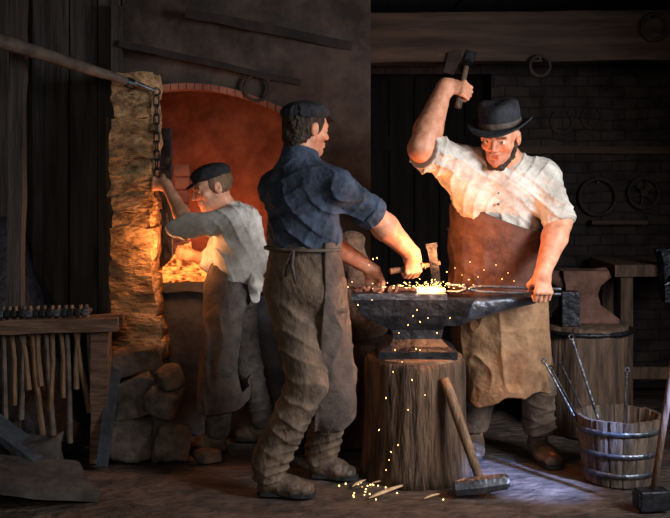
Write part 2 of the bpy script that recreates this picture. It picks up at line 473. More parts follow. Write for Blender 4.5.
bm = B(); bar(bm, J(186, 13, 5.44), J(352, 46, 5.57), .05, .05, (0, 1, 0)); bmesh.ops.subdivide_edges(bm, edges=[e for e in bm.edges if e.calc_length() > .4], cuts=14); rough(bm, .006, 22, freq=8)
struct('trim_3', bm, M['ceiling'], smooth=True)  # second dark bar, drawn for the shade between planks higher up
bm = B(); box(bm, (1.66, 6.57, 1.552), (1.66, .05, .045)); rough(bm, .004, 23, 4, 6)
struct('trim_4', bm, M['beam'])
bm = B()                                   # upright stud at the far left
bar(bm, J(15, 600, 4.98)*V(1, 1, 0), J(19, -30, 4.98)*V(1, 1, 0)+V(0, 0, 2.46), .07, .07, (1, 0, 0)); bmesh.ops.subdivide_edges(bm, edges=[e for e in bm.edges if e.calc_length() > .4], cuts=20); rough(bm, .006, 24, freq=7)
struct('trim_5', bm, M['plank'], smooth=True)
for i, (a, b) in enumerate((((-1.172, 5.43, 1.35), (-1.172, 5.43, 2.3)), ((-1.60, 5.46, .0), (-1.60, 5.46, 2.44)))):
    bm = B(); bar(bm, a, b, .05, .05, (1, 0, 0)); bmesh.ops.subdivide_edges(bm, edges=[e for e in bm.edges if e.calc_length() > .4], cuts=14); rough(bm, .005, 30+i, freq=8)
    struct('trim_%d' % (6+i), bm, M['plank'], smooth=True)

# ================================================================== THE FORGE
forge = thing('forge', 'tall masonry forge with glowing red alcove and crumbling ochre stone pillar', 'forge', (-.7, 5.9, 0))
bm = B()                                   # front wall with the arched mouth: build as columns under an arch curve
y0, y1 = 5.56, 5.86
xl, xr, xe = -1.03, -.235, .196
def archz(x):
    t = (x-xl)/(xr-xl)
    return 1.41+(HY-(91-6*math.sin(math.pi*min(t*1.1, 1))+24*t**2.2))*5.56/F
xs = np.linspace(xl, xr, 19)
for a, b in zip(xs, xs[1:]):
    za, zb = archz(a), archz(b); top = 2.5
    v = [bm.verts.new(p) for p in ((a, y0, za), (b, y0, zb), (b, y0, top), (a, y0, top), (a, y1, za), (b, y1, zb), (b, y1, top), (a, y1, top))]
    for q in ((0, 1, 2, 3), (5, 4, 7, 6), (4, 5, 1, 0), (3, 2, 6, 7)): bm.faces.new([v[i] for i in q])
bmesh.ops.remove_doubles(bm, verts=bm.verts, dist=1e-4)
box(bm, ((xr+xe)/2, (y0+y1)/2, 1.25), (xe-xr, y1-y0, 2.5))
box(bm, ((xl-1.17)/2, (y0+y1)/2, 1.25), (1.17+xl, y1-y0, 2.5))
obj('breast_wall', bm, M['plaster'], forge)
bm = B()                                   # red brick course on the arch, coloured as if lit from below
for a, b in zip(xs, xs[1:]):
    za, zb = archz(a), archz(b)
    v = [bm.verts.new(p) for p in ((a, y0-.03, za-.012), (b-.004, y0-.03, zb-.012), (b-.004, y0-.03, zb+.022), (a, y0-.03, za+.022), (a, y0+.1, za-.012), (b-.004, y0+.1, zb-.012), (b-.004, y0+.1, zb+.022), (a, y0+.1, za+.022))]
    for q in ((0, 1, 2, 3), (5, 4, 7, 6), (4, 5, 1, 0), (3, 2, 6, 7), (0, 3, 7, 4), (1, 5, 6, 2)): bm.faces.new([v[i] for i in q])
obj('lit_arch_lip', bm, M['firebrick'], forge)
bm = B()                                   # inside of the alcove
box(bm, (-.55, 6.42, 1.25), (1.26, .06, 2.4))
rough(bm, .02, 41, 24, 6)
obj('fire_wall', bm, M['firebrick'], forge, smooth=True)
bm = B(); box(bm, (-1.14, 6.13, 1.25), (.06, .56, 2.4)); box(bm, (-.02, 6.13, 1.25), (.3, .54, 2.4)); box(bm, (-.55, 6.1, 2.4), (1.2, .6, .06))
rough(bm, .012, 42, 14, 6)
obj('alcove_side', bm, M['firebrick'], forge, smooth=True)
bm = B(); bar(bm, J(164, 128, 5.7)+V(0, .06, 0), J(165, 285, 5.7)+V(0, .06, 0), .07, .03, (1, 0, 0))  # dark plate stands in for the blackness of a slot
obj('dark_slot_plate', bm, M['iron'], forge, bevel=.004)
bm = B()                                   # narrow bright brick jamb beside the dark slot
for k in range(9):
    box(bm, (-.895+.006*random.uniform(-1, 1), 5.92, .82+.075*k), (.085+.01*random.random(), .1, .068), (0, 0, random.uniform(-.05, .05)))
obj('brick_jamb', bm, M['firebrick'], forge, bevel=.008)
bm = B()                                   # hearth bench
box(bm, (-.60, 5.745, .385), (.86, .62, .77)); rough(bm, .016, 43, 14, 7)
obj('hearth_bench', bm, M['hearth'], forge, smooth=True)
bm = B(); box(bm, (-.615, 5.725, .795), (.93, .68, .05)); rough(bm, .012, 44, 12, 9)
obj('hearth_slab', bm, M['hearth'], forge, smooth=True)
bm = B()                                   # stone pillar in uneven courses
z = .0; k = 0
while z < 1.90:
    h = random.uniform(.07, .14)
    if z+h > 1.86: h = 1.915-z
    wdt = .215+.012*math.sin(k*2.1)+.010*random.random()+(.05 if z < .6 else 0)
    cx = -1.035+.005*random.uniform(-1, 1)+(.012 if z < .6 else 0)
    b2 = B(); box(b2, (cx, 5.28, z+h/2), (wdt, .24, h+.004), (0, 0, random.uniform(-.03, .03)))
    bmesh.ops.subdivide_edges(b2, edges=b2.edges[:], cuts=7, use_grid_fill=True)
    P = np.array([v.co for v in b2.verts])
    c0 = np.array((cx, 5.28, z+h/2))
    q = (P-c0)/np.array((wdt/2, .12, h/2))
    P = c0+(P-c0)*(1-.05*np.clip(np.linalg.norm(q, axis=1)-1.1, 0, 1))[:, None]
    P += (np.stack([noise3(P*14, 60+k+i) for i in range(3)], 1)-.5)*.030+(np.stack([noise3(P*34, 70+k+i) for i in range(3)], 1)-.5)*.014
    for v, p in zip(b2.verts, P): v.co = p
    me = bpy.data.meshes.new('t'); b2.to_mesh(me); b2.free(); bm.from_mesh(me); bpy.data.meshes.remove(me)
    z += h; k += 1
box(bm, (-1.035, 5.29, .94), (.17, .18, 1.86))
obj('stone_pillar', bm, M['pillar'], forge, smooth=True)
bm = B(); bar(bm, J(112, 118, 5.38), J(115, 410, 5.38), .05, .05, (1, 0, 0)); bmesh.ops.subdivide_edges(bm, edges=[e for e in bm.edges if e.calc_length() > .4], cuts=16); rough(bm, .006, 47, freq=9)
obj('corner_post', bm, M['dark_wood'], forge, smooth=True)

# fire on the hearth
bm = B()
for i in range(190):
    a = random.random()*6.28; r = random.random()**.7
    c = Vector((-.82+.17*r*math.cos(a), 5.60+.17*r*math.sin(a), .83+.16*(1-r)**1.3))
    bmesh.ops.create_icosphere(bm, subdivisions=1, radius=random.uniform(.014, .03), matrix=Matrix.Translation(c) @ Matrix.Rotation(random.random()*3, 4, (1, .4, .2)) @ Matrix.Diagonal((1, 1.2, .75, 1)))
rough(bm, .008, 51, freq=30)
o = tag(obj('ember_bed', bm, M['ember'], None, (-.8, 5.62, .82)), 'bed of glowing orange coals heaped on the forge hearth', 'embers', kind='stuff')
sticks = [((-.965, 5.46), (-.715, 5.42), .845, .860), ((-.955, 5.40), (-.68, 5.46), .875, .856), ((-.94, 5.45), (-.74, 5.38), .838, .842), ((-.93, 5.47), (-.70, 5.47), .89, .873)]
lbl = ['longest glowing bar lying lowest at the front of the forge fire', 'glowing bar slanting across the front of the forge fire', 'short glowing bar end nearest the edge of the hearth slab', 'topmost glowing bar resting on the forge coals']
for i, (a, b, za, zb) in enumerate(sticks):
    bm = B(); tube(bm, [(*a, za), ((a[0]+b[0])/2, (a[1]+b[1])/2, (za+zb)/2+.004), (*b, zb)], [.010, .012, .009], 8)
    tag(obj('glowing_bar', bm, M['ember'], None, (*a, za), smooth=True), lbl[i], 'iron bar', 'bars heating in the forge fire')

# ================================================================== BELLOWS POLE AND CHAIN
pa, pb = J(-22, 33, 4.62), J(154, 91, 5.14)
pole = thing('bellows_pole', 'long wooden bellows pole running from left edge to pillar top', 'pole', pa)
bm = B(); n = 14
tube(bm, [pa+(pb-pa)*.86*t for t in np.linspace(0, 1, n)], [.040-.018*t for t in np.linspace(0, 1, n)], 10); rough(bm, .005, 61, freq=9)
obj('shaft', bm, M['pole'], pole, smooth=True)
bm = B(); tube(bm, [pa+(pb-pa)*t+V(0, -.0, .012*(1-abs(t-.86)*6) if t < 1 else 0) for t in (.76, .86, .95, 1.0)], [.012, .012, .011, .008], 10); ring(bm, pb+V(.012, 0, -.004), (0, 1, .2), .018, .006, 16, 6)
obj('iron_tip', bm, M['bright_iron'], pole, smooth=True)
bm = B(); fr = nrm(pb-pa)
tube(bm, [pa+(pb-pa)*.845-fr*.015, pa+(pb-pa)*.845+fr*.02], [.027, .026], 12)
obj('ferrule', bm, M['iron'], pole, smooth=True)

ca, cb = pb+V(.012, 0, -.028), J(157, 196, 5.19)
chain = thing('bellows_chain', 'black iron pull chain hanging from bellows pole into the boy\'s fist', 'chain', ca)
nl = 11; step = (cb-ca)/nl
for i in range(nl):
    c = ca+step*(i+.5); L2 = np.linalg.norm(step)*.5+.006; w = .013
    side = (1, 0, 0) if i % 2 == 0 else (.25, .97, 0)
    pts = []
    for a in np.linspace(0, 2*math.pi, 17)[:-1]:
        e = nrm(np.cross(step, np.cross(side, step)))
        pts.append(c+e*w*math.cos(a)+nrm(step)*(math.copysign(L2-w, math.sin(a)) if abs(math.sin(a)) > .02 else 0)+nrm(step)*w*math.sin(a))
    bm = B(); m_ = 6; rings = []
    for k in range(16):
        t = nrm(pts[(k+1) % 16]-pts[k-1]); f2 = frame(t, np.cross(side, step))
        rings.append([bm.verts.new(Vector(pts[k])+f2 @ Vector((math.cos(q)*.0046, math.sin(q)*.0046, 0))) for q in np.linspace(0, 2*math.pi, m_+1)[:-1]])
    for k in range(16):
        r0, r1 = rings[k], rings[(k+1) % 16]
        for q in range(m_): bm.faces.new((r0[q], r0[(q+1) % m_], r1[(q+1) % m_], r1[q]))
    obj('link', bm, M['iron'], chain, smooth='all')

# ================================================================== TOOL RACK ON THE LEFT
rack = thing('tool_rack', 'long wooden tool rail on a stout post along the left plank wall', 'rack', (-1.25, 4.92, 0))
for yy, hh in ((4.86, .068), (4.985, .06)):
    bm = B(); bar(bm, (-2.0, yy, .655), (-1.04, yy, .678), .05, hh, (0, 1, 0)); bmesh.ops.subdivide_edges(bm, edges=[e for e in bm.edges if e.calc_length() > .4], cuts=22); rough(bm, .006, 71, freq=11)
    obj('rail', bm, M['rail'], rack, smooth=True)
bm = B(); bar(bm, (-1.14, 4.925, 0), (-1.135, 4.925, .70), .085, .075, (1, 0, 0)); bmesh.ops.subdivide_edges(bm, edges=[e for e in bm.edges if e.calc_length() > .4], cuts=16); rough(bm, .007, 72, freq=9)
obj('post', bm, M['rail'], rack, smooth=True)
bm = B(); box(bm, (-1.985, 4.925, .32), (.06, .08, .64)); obj('post', bm, M['rail'], rack, bevel=.006)
HD = [('square', 'square-faced'), ('round', 'round-faced'), ('peen', 'wedge-peened'), ('flat', 'broad flat-faced')]
def head_bm(kind, s=1.0):
    bm = B()
    if kind == 'square': box(bm, (0, 0, .022*s), (.034*s, .13*s, .036*s))
    elif kind == 'round': tube(bm, [(0, -.065*s, .022*s), (0, -.045*s, .022*s), (0, -.03*s, .022*s), (0, .03*s, .022*s), (0, .065*s, .022*s)], [.019*s, .019*s, .014*s, .015*s, .018*s], 12)
    elif kind == 'peen': prism(bm, [(-.017*s, -.06*s, .004), (-.017*s, .02*s, .004), (-.017*s, .07*s, .017*s), (-.017*s, .07*s, .025*s), (-.017*s, .02*s, .04*s), (-.017*s, -.06*s, .04*s)], (.034*s, 0, 0))
    else: box(bm, (0, -.04*s, .021*s), (.052*s, .04*s, .04*s)); box(bm, (0, .02*s, .021*s), (.028*s, .09*s, .03*s))
    return bm
side_words = ['nearest the rack\'s left end', 'second from the rack\'s left end', 'third from the rack\'s left end', 'fourth from the rack\'s left end', 'fifth from the rack\'s left end', 'sixth from the rack\'s left end', 'seventh from the rack\'s left end', 'eighth from the rack\'s left end',
              'fifth from the rack\'s post', 'fourth from the rack\'s post', 'third from the rack\'s post', 'second from the rack\'s post', 'beside the rack\'s post']
protos = {}
hx = np.linspace(3, 87, 13)
for i in range(13):
    kind = ['square', 'peen', 'round', 'square', 'flat', 'peen', 'square', 'round', 'flat', 'square', 'peen', 'round', 'peen', 'square', 'flat', 'peen'][i]
    X = (hx[i]-335)*4.92/F; zt = .69+.023*(X+2)/.96+.006
    ln = [.52, .43, .36, .50, .58, .34, .60, .46, .40, .62, .48, .36, .56, .42, .30, .44][i]; tilt = [.02, .05, .16, -.03, .10, .04, .07, -.02, .05, .03, .17, -.05, .09, .04, .0, .03][i]
    word = dict(HD)[kind]
    lab = 'wooden-handled %s hammer hanging in the rail, %s' % (word, side_words[i])
    key = (kind, ln)
    t = thing('hammer', lab, 'hammer', (X, 4.925, zt), 'hammers hanging in the tool rail')
    bm = head_bm(kind); hd = obj('head', bm, M['iron'] if i % 3 else M['bright_iron'], t, bevel=.003) if False else None
    me_bm = head_bm(kind, .84); bmesh.ops.translate(me_bm, verts=me_bm.verts, vec=(X, 4.925, zt)); obj('head', me_bm, M['iron'] if i % 4 else M['bright_iron'], t, bevel=.003)
    bm = B(); tube(bm, [(X, 4.925, zt+.05), (X, 4.925, zt), (X+.01*math.sin(i), 4.925, zt-ln*.5), (X, 4.922, zt-ln)], [.009, .011, .0125, .015], 8)
    obj('handle', bm, M['wood'] if i % 3 else M['pole'], t, smooth=True)
    t.rotation_euler = (0, -tilt, 0)

# coal heap behind the rack
bm = B(); xs_ = np.linspace(-2.45, -1.22, 46); ys_ = np.linspace(5.0, 5.47, 18)
G = [[None]*18 for _ in xs_]
for i, x in enumerate(xs_):
    for j, y in enumerate(ys_):
        h = max(0, 1.12*(1-max(0, (x+1.72))/.46) if x > -1.72 else 1.12)*min(1, ((y-5.0)/.40))**.8
        h = min(h, 1.12)
        G[i][j] = bm.verts.new((x, y, h+.09*float(noise3(np.array([[x*14, y*14, 1.]]), 5)[0])*(h > .02)))
for i in range(45):
    for j in range(17): bm.faces.new((G[i][j], G[i+1][j], G[i+1][j+1], G[i][j+1]))
tag(obj('coal_heap', bm, M['coal'], None, (-1.8, 5.3, 0)), 'bluish black heap of coal behind the tool rail', 'coal', kind='stuff')

# ================================================================== RUBBLE, BOARDS ON THE FLOOR AT LEFT
def stone(name, c, size, seed, lab, m='rubble', rz=0., tilt=0., group=None, cat='stone'):
    bm = B(); box(bm, (0, 0, 0), size)
    bmesh.ops.subdivide_edges(bm, edges=bm.edges[:], cuts=6, use_grid_fill=True)
    P = np.array([v.co for v in bm.verts]); h = np.array(size)/2
    q = P/h; r = np.linalg.norm(q, axis=1)
    P = P*(1-.22*np.clip(r-1, 0, 1))[:, None]
    P += (np.stack([noise3(P*9+seed, seed+i) for i in range(3)], 1)-.5)*min(size)*.35+(np.stack([noise3(P*26+seed, seed+9+i) for i in range(3)], 1)-.5)*min(size)*.10
    rot = np.array(Matrix.Rotation(rz, 3, 'Z') @ Matrix.Rotation(tilt, 3, 'Y'))
    P = P@rot.T; P[:, 2] -= P[:, 2].min(); P += np.array(c)
    for v, p in zip(bm.verts, P): v.co = p
    return tag(obj(name, bm, M[m], None, c, smooth='all'), lab, cat, group)
gp = 'rough stones heaped at the pillar foot'
stone('stone', (-1.02, 4.99, 0), (.30, .22, .17), 1, 'wide grey stone at the bottom front of the heap under the pillar', rz=.1, group=gp)
stone('stone', (-1.00, 5.02, .16), (.31, .20, .19), 2, 'biggest grey stone tilted in the middle of the heap under the pillar', rz=-.1, tilt=-.32, group=gp)
stone('stone', (-1.00, 5.06, .385), (.26, .18, .12), 3, 'topmost grey stone wedged against the ochre pillar', rz=.2, tilt=-.2, group=gp)
stone('stone', (-.81, 4.94, 0), (.17, .20, .20), 4, 'grey stone on the floor at the right end of the heap, by the hearth', rz=.4, group=gp)
stone('stone', (-.825, 4.955, .195), (.15, .17, .15), 5, 'upright grey stone stacked at the right end of the heap', rz=-.3, tilt=.25, group=gp)
stone('stone', (-.82, 4.98, .34), (.13, .14, .10), 6, 'small pale-edged stone on top of the right-hand stack', rz=.5, tilt=-.4, group=gp)
stone('stone', (-.62, 4.93, 0), (.12, .10, .06), 8, 'fist-sized stone lying by the boy\'s forward foot', rz=.7, group=gp)
bm = B(); bar(bm, J(116, 366, 4.97), (-1.105, 4.80, .012), .055, .024, (1, 0, .1)); rough(bm, .003, 81, 3, 8)
tag(obj('plank', bm, M['bluecloth'], None, (-1.105, 4.8, 0), bevel=.002), 'narrow grey-blue plank leaning on the pillar stones beside the rack post', 'plank')

bm = B(); box(bm, (0, 0, 0), (.50, .40, .045)); rough(bm, .012, 83, 6, 8)
bmesh.ops.transform(bm, matrix=Matrix.Translation((-1.32, 4.40, .088)) @ Matrix.Rotation(.55, 4, 'Z') @ Matrix.Rotation(.24, 4, 'Y') @ Matrix.Rotation(.10, 4, 'X'), verts=bm.verts)
tag(obj('stone_slab', bm, M['dark_stone'], None, (-1.32, 4.4, 0), smooth=True), 'thick grey slab propped at a slant in the lower left corner', 'slab')
stone('stone_block', (-1.36, 4.70, 0), (.20, .18, .17), 12, 'squared grey block standing behind the slanting slab', rz=.15, m='dark_stone')
stone('stone_block', (-1.60, 4.60, 0), (.22, .2, .13), 13, 'low dark block at the left edge under the hanging hammers', rz=.15, m='dark_stone')
bm = B(); box(bm, (0, 0, 0), (.44, .15, .03)); rough(bm, .004, 84, 4, 8)
bmesh.ops.transform(bm, matrix=Matrix.Translation((-1.52, 4.66, .215)) @ Matrix.Rotation(-.25, 4, 'Z') @ Matrix.Rotation(.55, 4, 'Y'), verts=bm.verts)
tag(obj('plank', bm, M['bluecloth'], None, (-1.52, 4.66, 0), bevel=.003), 'short broad plank leaning on the blocks under the hanging hammers', 'plank')
bm = B(); tube(bm, [J(69, 481, 4.52), J(84, 488, 4.42), J(93, 493, 4.36)], [.013, .015, .013], 8)
for v in bm.verts: v.co.z = max(v.co.z-.02, .0)+.012
tag(obj('iron_bar', bm, M['iron'], None, J(80, 487, 4.45)*V(1, 1, 0), smooth=True), 'short dark iron bar lying on the floor right of the slanting slab', 'iron bar')

# ================================================================== ANVIL ON ITS STUMP
SX, SY, SR, ST = .372, 4.765, .235, .555
stump = thing('stump', 'thick tree stump carrying the big dark anvil in the middle', 'stump', (SX, SY, 0))
def wobs(r, z, a):
    p = np.array([[math.cos(a)*1.6, math.sin(a)*1.6, z*.8]])
    return r*(1+.10*(float(noise3(p, 5)[0])-.5)+.07*(float(noise3(p*3+4, 6)[0])-.5)+.05*max(0, 1-z/.10)+.012*math.sin(a*23)*(r > .1)), z
bm = B(); lathe(bm, (SX, SY, -.01), (0, 0, 1), [(SR*1.04, 0), (SR*1.02, .06), (SR, .15), (SR*.99, .25), (SR*.98, .36), (SR*.985, .46), (SR*.985, .535), (SR*.96, .552)], 96, wob=wobs)
rough(bm, .004, 91, freq=26)
obj('bark', bm, M['stump'], stump, smooth='all')
bm = B(); lathe(bm, (SX, SY, ST-.02), (0, 0, 1), [(SR*.945, 0), (SR*.94, .018), (SR*.6, .021), (.02, .022)], 64, wob=lambda r, z, a: (r*(1+.10*(float(noise3(np.array([[math.cos(a)*1.6, math.sin(a)*1.6, .43]]), 5)[0])-.5)), z))
obj('cut_top', bm, M['stump_top'], stump, smooth=True)

AT = .848; AY = 4.745; AZ0 = ST-.002
anvil = thing('anvil', 'heavy dark iron anvil on the central tree stump, sparks on its face', 'anvil', (SX, SY, AZ0))
hw = .082
def sect(bm, rows):      # rows of (z, x0, x1, half depth), lofted
    rs = []
    for z, a, b, w in rows: rs.append([bm.verts.new(p) for p in ((a, AY-w, z), (b, AY-w, z), (b, AY+w, z), (a, AY+w, z))])
    for r0, r1 in zip(rs, rs[1:]):
        for k in range(4): bm.faces.new((r0[k], r0[(k+1) % 4], r1[(k+1) % 4], r1[k]))
    bm.faces.new(rs[0][::-1]); bm.faces.new(rs[-1])
bm = B(); sect(bm, [(AZ0, .20, .56, .13), (AZ0+.035, .20, .56, .13), (AZ0+.055, .245, .52, .10), (AZ0+.085, .27, .49, .07), (AZ0+.125, .265, .50, .066), (AZ0+.155, .20, .505, .074), (AZ0+.195, .12, .51, hw), (AT-.03, .08, .515, hw)])
obj('body', bm, M['iron'], anvil, bevel=.006)
bm = B(); sect(bm, [(AT-.028, .078, .517, hw+.002), (AT, .078, .517, hw+.002)])
obj('face_plate', bm, M['bright_iron'], anvil, bevel=.004)
bm = B(); sect(bm, [(AT-.15, .49, .60, .06), (AT-.03, .50, .640, hw-.006), (AT-.02, .50, .640, hw-.006)])
obj('step', bm, M['iron'], anvil, bevel=.005)
bm = B(); rows = []
for t in np.linspace(0, 1, 16):
    x = .585+.355*t; w = .082-.042*t**1.3; th = .135-.085*t**.8; zc = AT-.018-.004+.018*t-th/2
    n = 20; row = []
    for k in range(n):
        a = 2*math.pi*k/n
        row.append(bm.verts.new((x, AY+math.copysign(abs(math.cos(a))**.8, math.cos(a))*w*(.8+.2*math.sin(a)), zc+math.copysign(abs(math.sin(a))**.7, math.sin(a))*th/2)))
    rows.append(row)
for r0, r1 in zip(rows, rows[1:]):
    for k in range(20): bm.faces.new((r0[k], r0[(k+1) % 20], r1[(k+1) % 20], r1[k]))
bm.faces.new(rows[0][::-1]); bm.faces.new(rows[-1])
obj('horn', bm, M['bright_iron'], anvil, smooth=True)

# work on the anvil
hb = thing('hot_bar', 'iron bar with glowing white-hot tip lying across the anvil face', 'iron bar', (.30, AY-.02, AT+.012))
bm = B(); tube(bm, [(.06, AY+.02, AT+.030), (.25, AY-.005, AT+.014), (.385, AY-.02, AT+.013)], [.011, .011, .012], 10); obj('shank', bm, M['rust'], hb, smooth=True)
bm = B(); tube(bm, [(.384, AY-.02, AT+.013), (.45, AY-.026, AT+.014), (.512, AY-.03, AT+.012)], [.0125, .0135, .009], 10); obj('hot_tip', bm, M['hot'], hb, smooth=True)

ch = thing('hot_chisel', 'blue-bladed set hammer held upright on the glowing bar', 'chisel', (.445, AY-.02, AT+.03))
hc0, hc1 = V(.477, AY-.022, AT+.026), V(.446, AY-.03, AT+.232)
ax = nrm(hc1-hc0); 
bm = B(); fr = frame(ax, (1, 0, 0)); rs = []
for t, w, d in ((0, .019, .006), (.22, .020, .014), (.45, .020, .021), (.62, .019, .021), (.85, .021, .020), (.93, .027, .024), (1, .026, .023)):
    p = Vector(hc0+(hc1-hc0)*t); rs.append([bm.verts.new(p+fr @ Vector((sx*w, sy*d, 0))) for sx, sy in ((-1, -1), (1, -1), (1, 1), (-1, 1))])
for r0, r1 in zip(rs, rs[1:]):
    for k in range(4): bm.faces.new((r0[k], r0[(k+1) % 4], r1[(k+1) % 4], r1[k]))
bm.faces.new(rs[0][::-1]); bm.faces.new(rs[-1])
obj('blade', bm, M['iron'], ch, bevel=.002)
CH = J(410, 268, 4.68)                    # where the striker's mate holds it
he = hc0+(hc1-hc0)*.52
ge = nrm(he-CH)
bm = B(); tube(bm, [he+ge*.03, he-ge*.05, CH, CH-ge*.10], [.011, .012, .013, .014], 10); obj('handle', bm, M['wood'], ch, smooth=True)
bm = B()
for q in (-.006, .006): ring(bm, CH+ge*.062+ge*q, ge+V(0, 0, .5*np.sign(q)), .0155, .003, 18, 6)
obj('cord_binding', bm, M['chip'], ch, smooth='all')

# tongs in the smith's left hand
TG = J(541, 291, 4.63)
tg = thing('tongs', 'pair of long dark tongs held along the anvil horn', 'tongs', TG)
tip = V(.50, AY-.035, AT+.022); dv = nrm(TG-tip)
for s in (1, -1):
    bm = B(); o_ = V(0, 0, 1)*s
    tube(bm, [tip+o_*.014+dv*.02, tip+dv*.07+o_*.016, tip+dv*.115-o_*.001, tip+dv*.17-o_*.012, tip+dv*.28-o_*.013, TG-o_*.010, TG+dv*.09-o_*.012], [.006, .008, .009, .008, .0075, .007, .006], 8)
    obj('rein', bm, M['bright_iron'], tg, smooth=True)
bm = B(); tube(bm, [tip+dv*.118+V(0, -.02, 0), tip+dv*.118+V(0, .02, 0)], [.011, .011], 10); obj('rivet', bm, M['iron'], tg, smooth=True)

# scale and rags at the anvil's left end
bm = B()
for i in range(34):
    bmesh.ops.create_icosphere(bm, subdivisions=1, radius=random.uniform(.008, .02), matrix=Matrix.Translation((random.uniform(.10, .30), AY+random.uniform(-.05, .07), AT+random.uniform(.004, .02))) @ Matrix.Rotation(random.random()*3, 4, (1, .3, .5)) @ Matrix.Diagonal((1.6, 1, .5, 1)))
rough(bm, .006, 95, freq=40)
tag(obj('forge_scale', bm, M['rust'], None, (.2, AY, AT)), 'reddish scale and clinker scattered on the anvil face', 'scale', kind='stuff')
bm = B()                                   # sparks
def spark(c, L, d):
    d = nrm(d); tube(bm, [np.array(c)-d*L, c, np.array(c)+d*L], [.0006, .0021, .0006], 5)
src = V(.45, AY-.03, AT+.02)
for i in range(110):
    a = random.uniform(0, 6.28); r = abs(random.gauss(0, .13))+.01
    c = src+V(r*math.cos(a), -.25*abs(r*math.sin(a)), abs(random.gauss(0, .016))+.003)
    c[2] = max(c[2], AT+.004); spark(c, random.uniform(.002, .007), c-src+V(0, 0, .004))
for px, py in ((417, 310), (413, 316), (420, 322), (408, 325), (399, 333), (428, 318), (395, 350), (416, 349), (437, 333), (373, 259), (377, 258), (352, 282), (348, 287), (369, 265), (402, 362), (412, 380), (393, 372), (386, 398), (425, 395), (420, 350), (408, 410), (379, 430), (398, 445), (372, 300), (358, 305), (450, 318), (389, 460), (391, 452), (386, 470)):
    c = J(px, py, 4.47); spark(c, random.uniform(.002, .005), V(random.uniform(-1, 1), -.2, -1.5))
for px, py in ((455, 268), (470, 262), (484, 270), (496, 265), (462, 275), (478, 277), (502, 279), (514, 281), (447, 272), (508, 273)):
    c = J(px, py, 4.6); spark(c, random.uniform(.002, .004), V(1, -.2, .4))
tag(obj('sparks', bm, M['spark'], None, src), 'yellow sparks flying off the glowing bar on the anvil', 'sparks', kind='stuff')
bm = B()
for i in range(26):
    x, y = random.gauss(.13, .13), random.uniform(4.35, 4.6)
    if (x-SX)**2+(y-SY)**2 < .27**2: continue
    bmesh.ops.create_icosphere(bm, subdivisions=1, radius=random.uniform(.002, .0045), matrix=Matrix.Translation((x, y, .001)))
tag(obj('floor_embers', bm, M['spark'], None, (.13, 4.5, 0)), 'glowing specks of scale on the floor by the stump', 'embers', kind='stuff')

# sack and block behind the anvil's left end
bm = B()
for k, (z0, h, w) in enumerate(((0, .28, .34), (.28, .27, .31))):
    box(bm, (.135, 5.26, z0+h/2), (w, .30, h-.01))
rough(bm, .018, 97, 8, 6)
tag(obj('block', bm, M['dark_wood'], None, (.135, 5.26, 0), smooth=True), 'rough dark block standing behind the anvil, under the sack', 'block')
sk = thing('sack', 'small brown sack standing upright between blue-shirted man and doorway', 'sack', (.10, 5.22, .55))
s = SDF(); c0 = V(.10, 5.22, .55)
s.ecap(c0+V(0, 0, .12), c0+V(-.005, 0, .38), (.125, .11), (.085, .075), (1, 0, 0)).ecap(c0+V(.03, 0, .08), c0+V(.09, -.02, .1), (.12, .1), (.1, .08), (1, 0, 0), k=.06)
s.ecap(c0+V(-.01, 0, .44), c0+V(-.015, 0, .50), (.04, .035), (.065, .05), (1, 0, 0), k=.05)
s.disp.append(lambda P: folds(P, (16, 16, 5), .012, 3)); s.cut(c0, (0, 0, -1))
sdf_obj('bag', s, .006, M['sack'], sk)
bm = B(); ring(bm, c0+V(-.01, 0, .435), (0, 0, 1), .043, .008, 20, 6); obj('tie', bm, M['pole'], sk, smooth='all')

# sledge leaning on the stump
ha, hb2 = J(482, 488, 4.40), J(443, 374, 4.55)
ha[2] = .045
sl = thing('sledgehammer', 'pale-handled sledgehammer leaning on the anvil stump, head on the floor', 'sledgehammer', ha)
dv = nrm(hb2-ha)
bm = B(); tube(bm, [ha-dv*.02+dv*q for q in np.linspace(0, np.linalg.norm(hb2-ha), 9)], [.017, .019, .021, .0225, .0235, .024, .0245, .0235, .02], 12); obj('handle', bm, M['wood'], sl, smooth='all')
bm = B(); hdv = nrm(V(.96, -.10, .16)); fr = frame(hdv, (0, 0, 1)); rs = []
for t, w in ((-.125, .024), (-.11, .036), (-.05, .038), (0, .042), (.05, .038), (.11, .036), (.125, .024)):
    rs.append([bm.verts.new(Vector(ha+V(-.005, 0, .005))+fr @ Vector((math.cos(a)*w, math.sin(a)*w, t))) for a in np.linspace(0, 2*math.pi, 9)[:-1]])
for r0, r1 in zip(rs, rs[1:]):
    for k in range(8): bm.faces.new((r0[k], r0[(k+1) % 8], r1[(k+1) % 8], r1[k]))
bm.faces.new(rs[0][::-1]); bm.faces.new(rs[-1])
obj('head', bm, M['bright_iron'], sl, bevel=.003)

# ================================================================== CHIPS ON THE FLOOR
chips = [((369, 500), (407, 486), .012, 'longest pale wood splinter lying in front of the stump'), ((352, 488), (366, 481), .008, 'short wood chip left of the long pale splinter, by the shoe'), ((372, 484), (388, 482), .006, 'thin wood chip at the foot of the stump'), ((424, 500), (440, 495), .007, 'small wood chip in front of the stump, left of the sledge head')]
for (a, b, w, lab) in chips:
    pa_, pb_ = [V((p[0]-335)*(1.41*F/(p[1]-HY))/F, 1.41*F/(p[1]-HY), w*.6+.001) for p in (a, b)]
    bm = B(); n = 6
    ps = [pa_+(pb_-pa_)*t+V(0, 0, .004*math.sin(t*3)) for t in np.linspace(0, 1, n)]
    tube(bm, ps, [w*.2, w*.8, w, w*.9, w*.7, w*.15], 6, sq=.6)
    tag(obj('wood_chip', bm, M['chip'], None, pa_, smooth=False), lab, 'wood chip', 'chips by the stump')

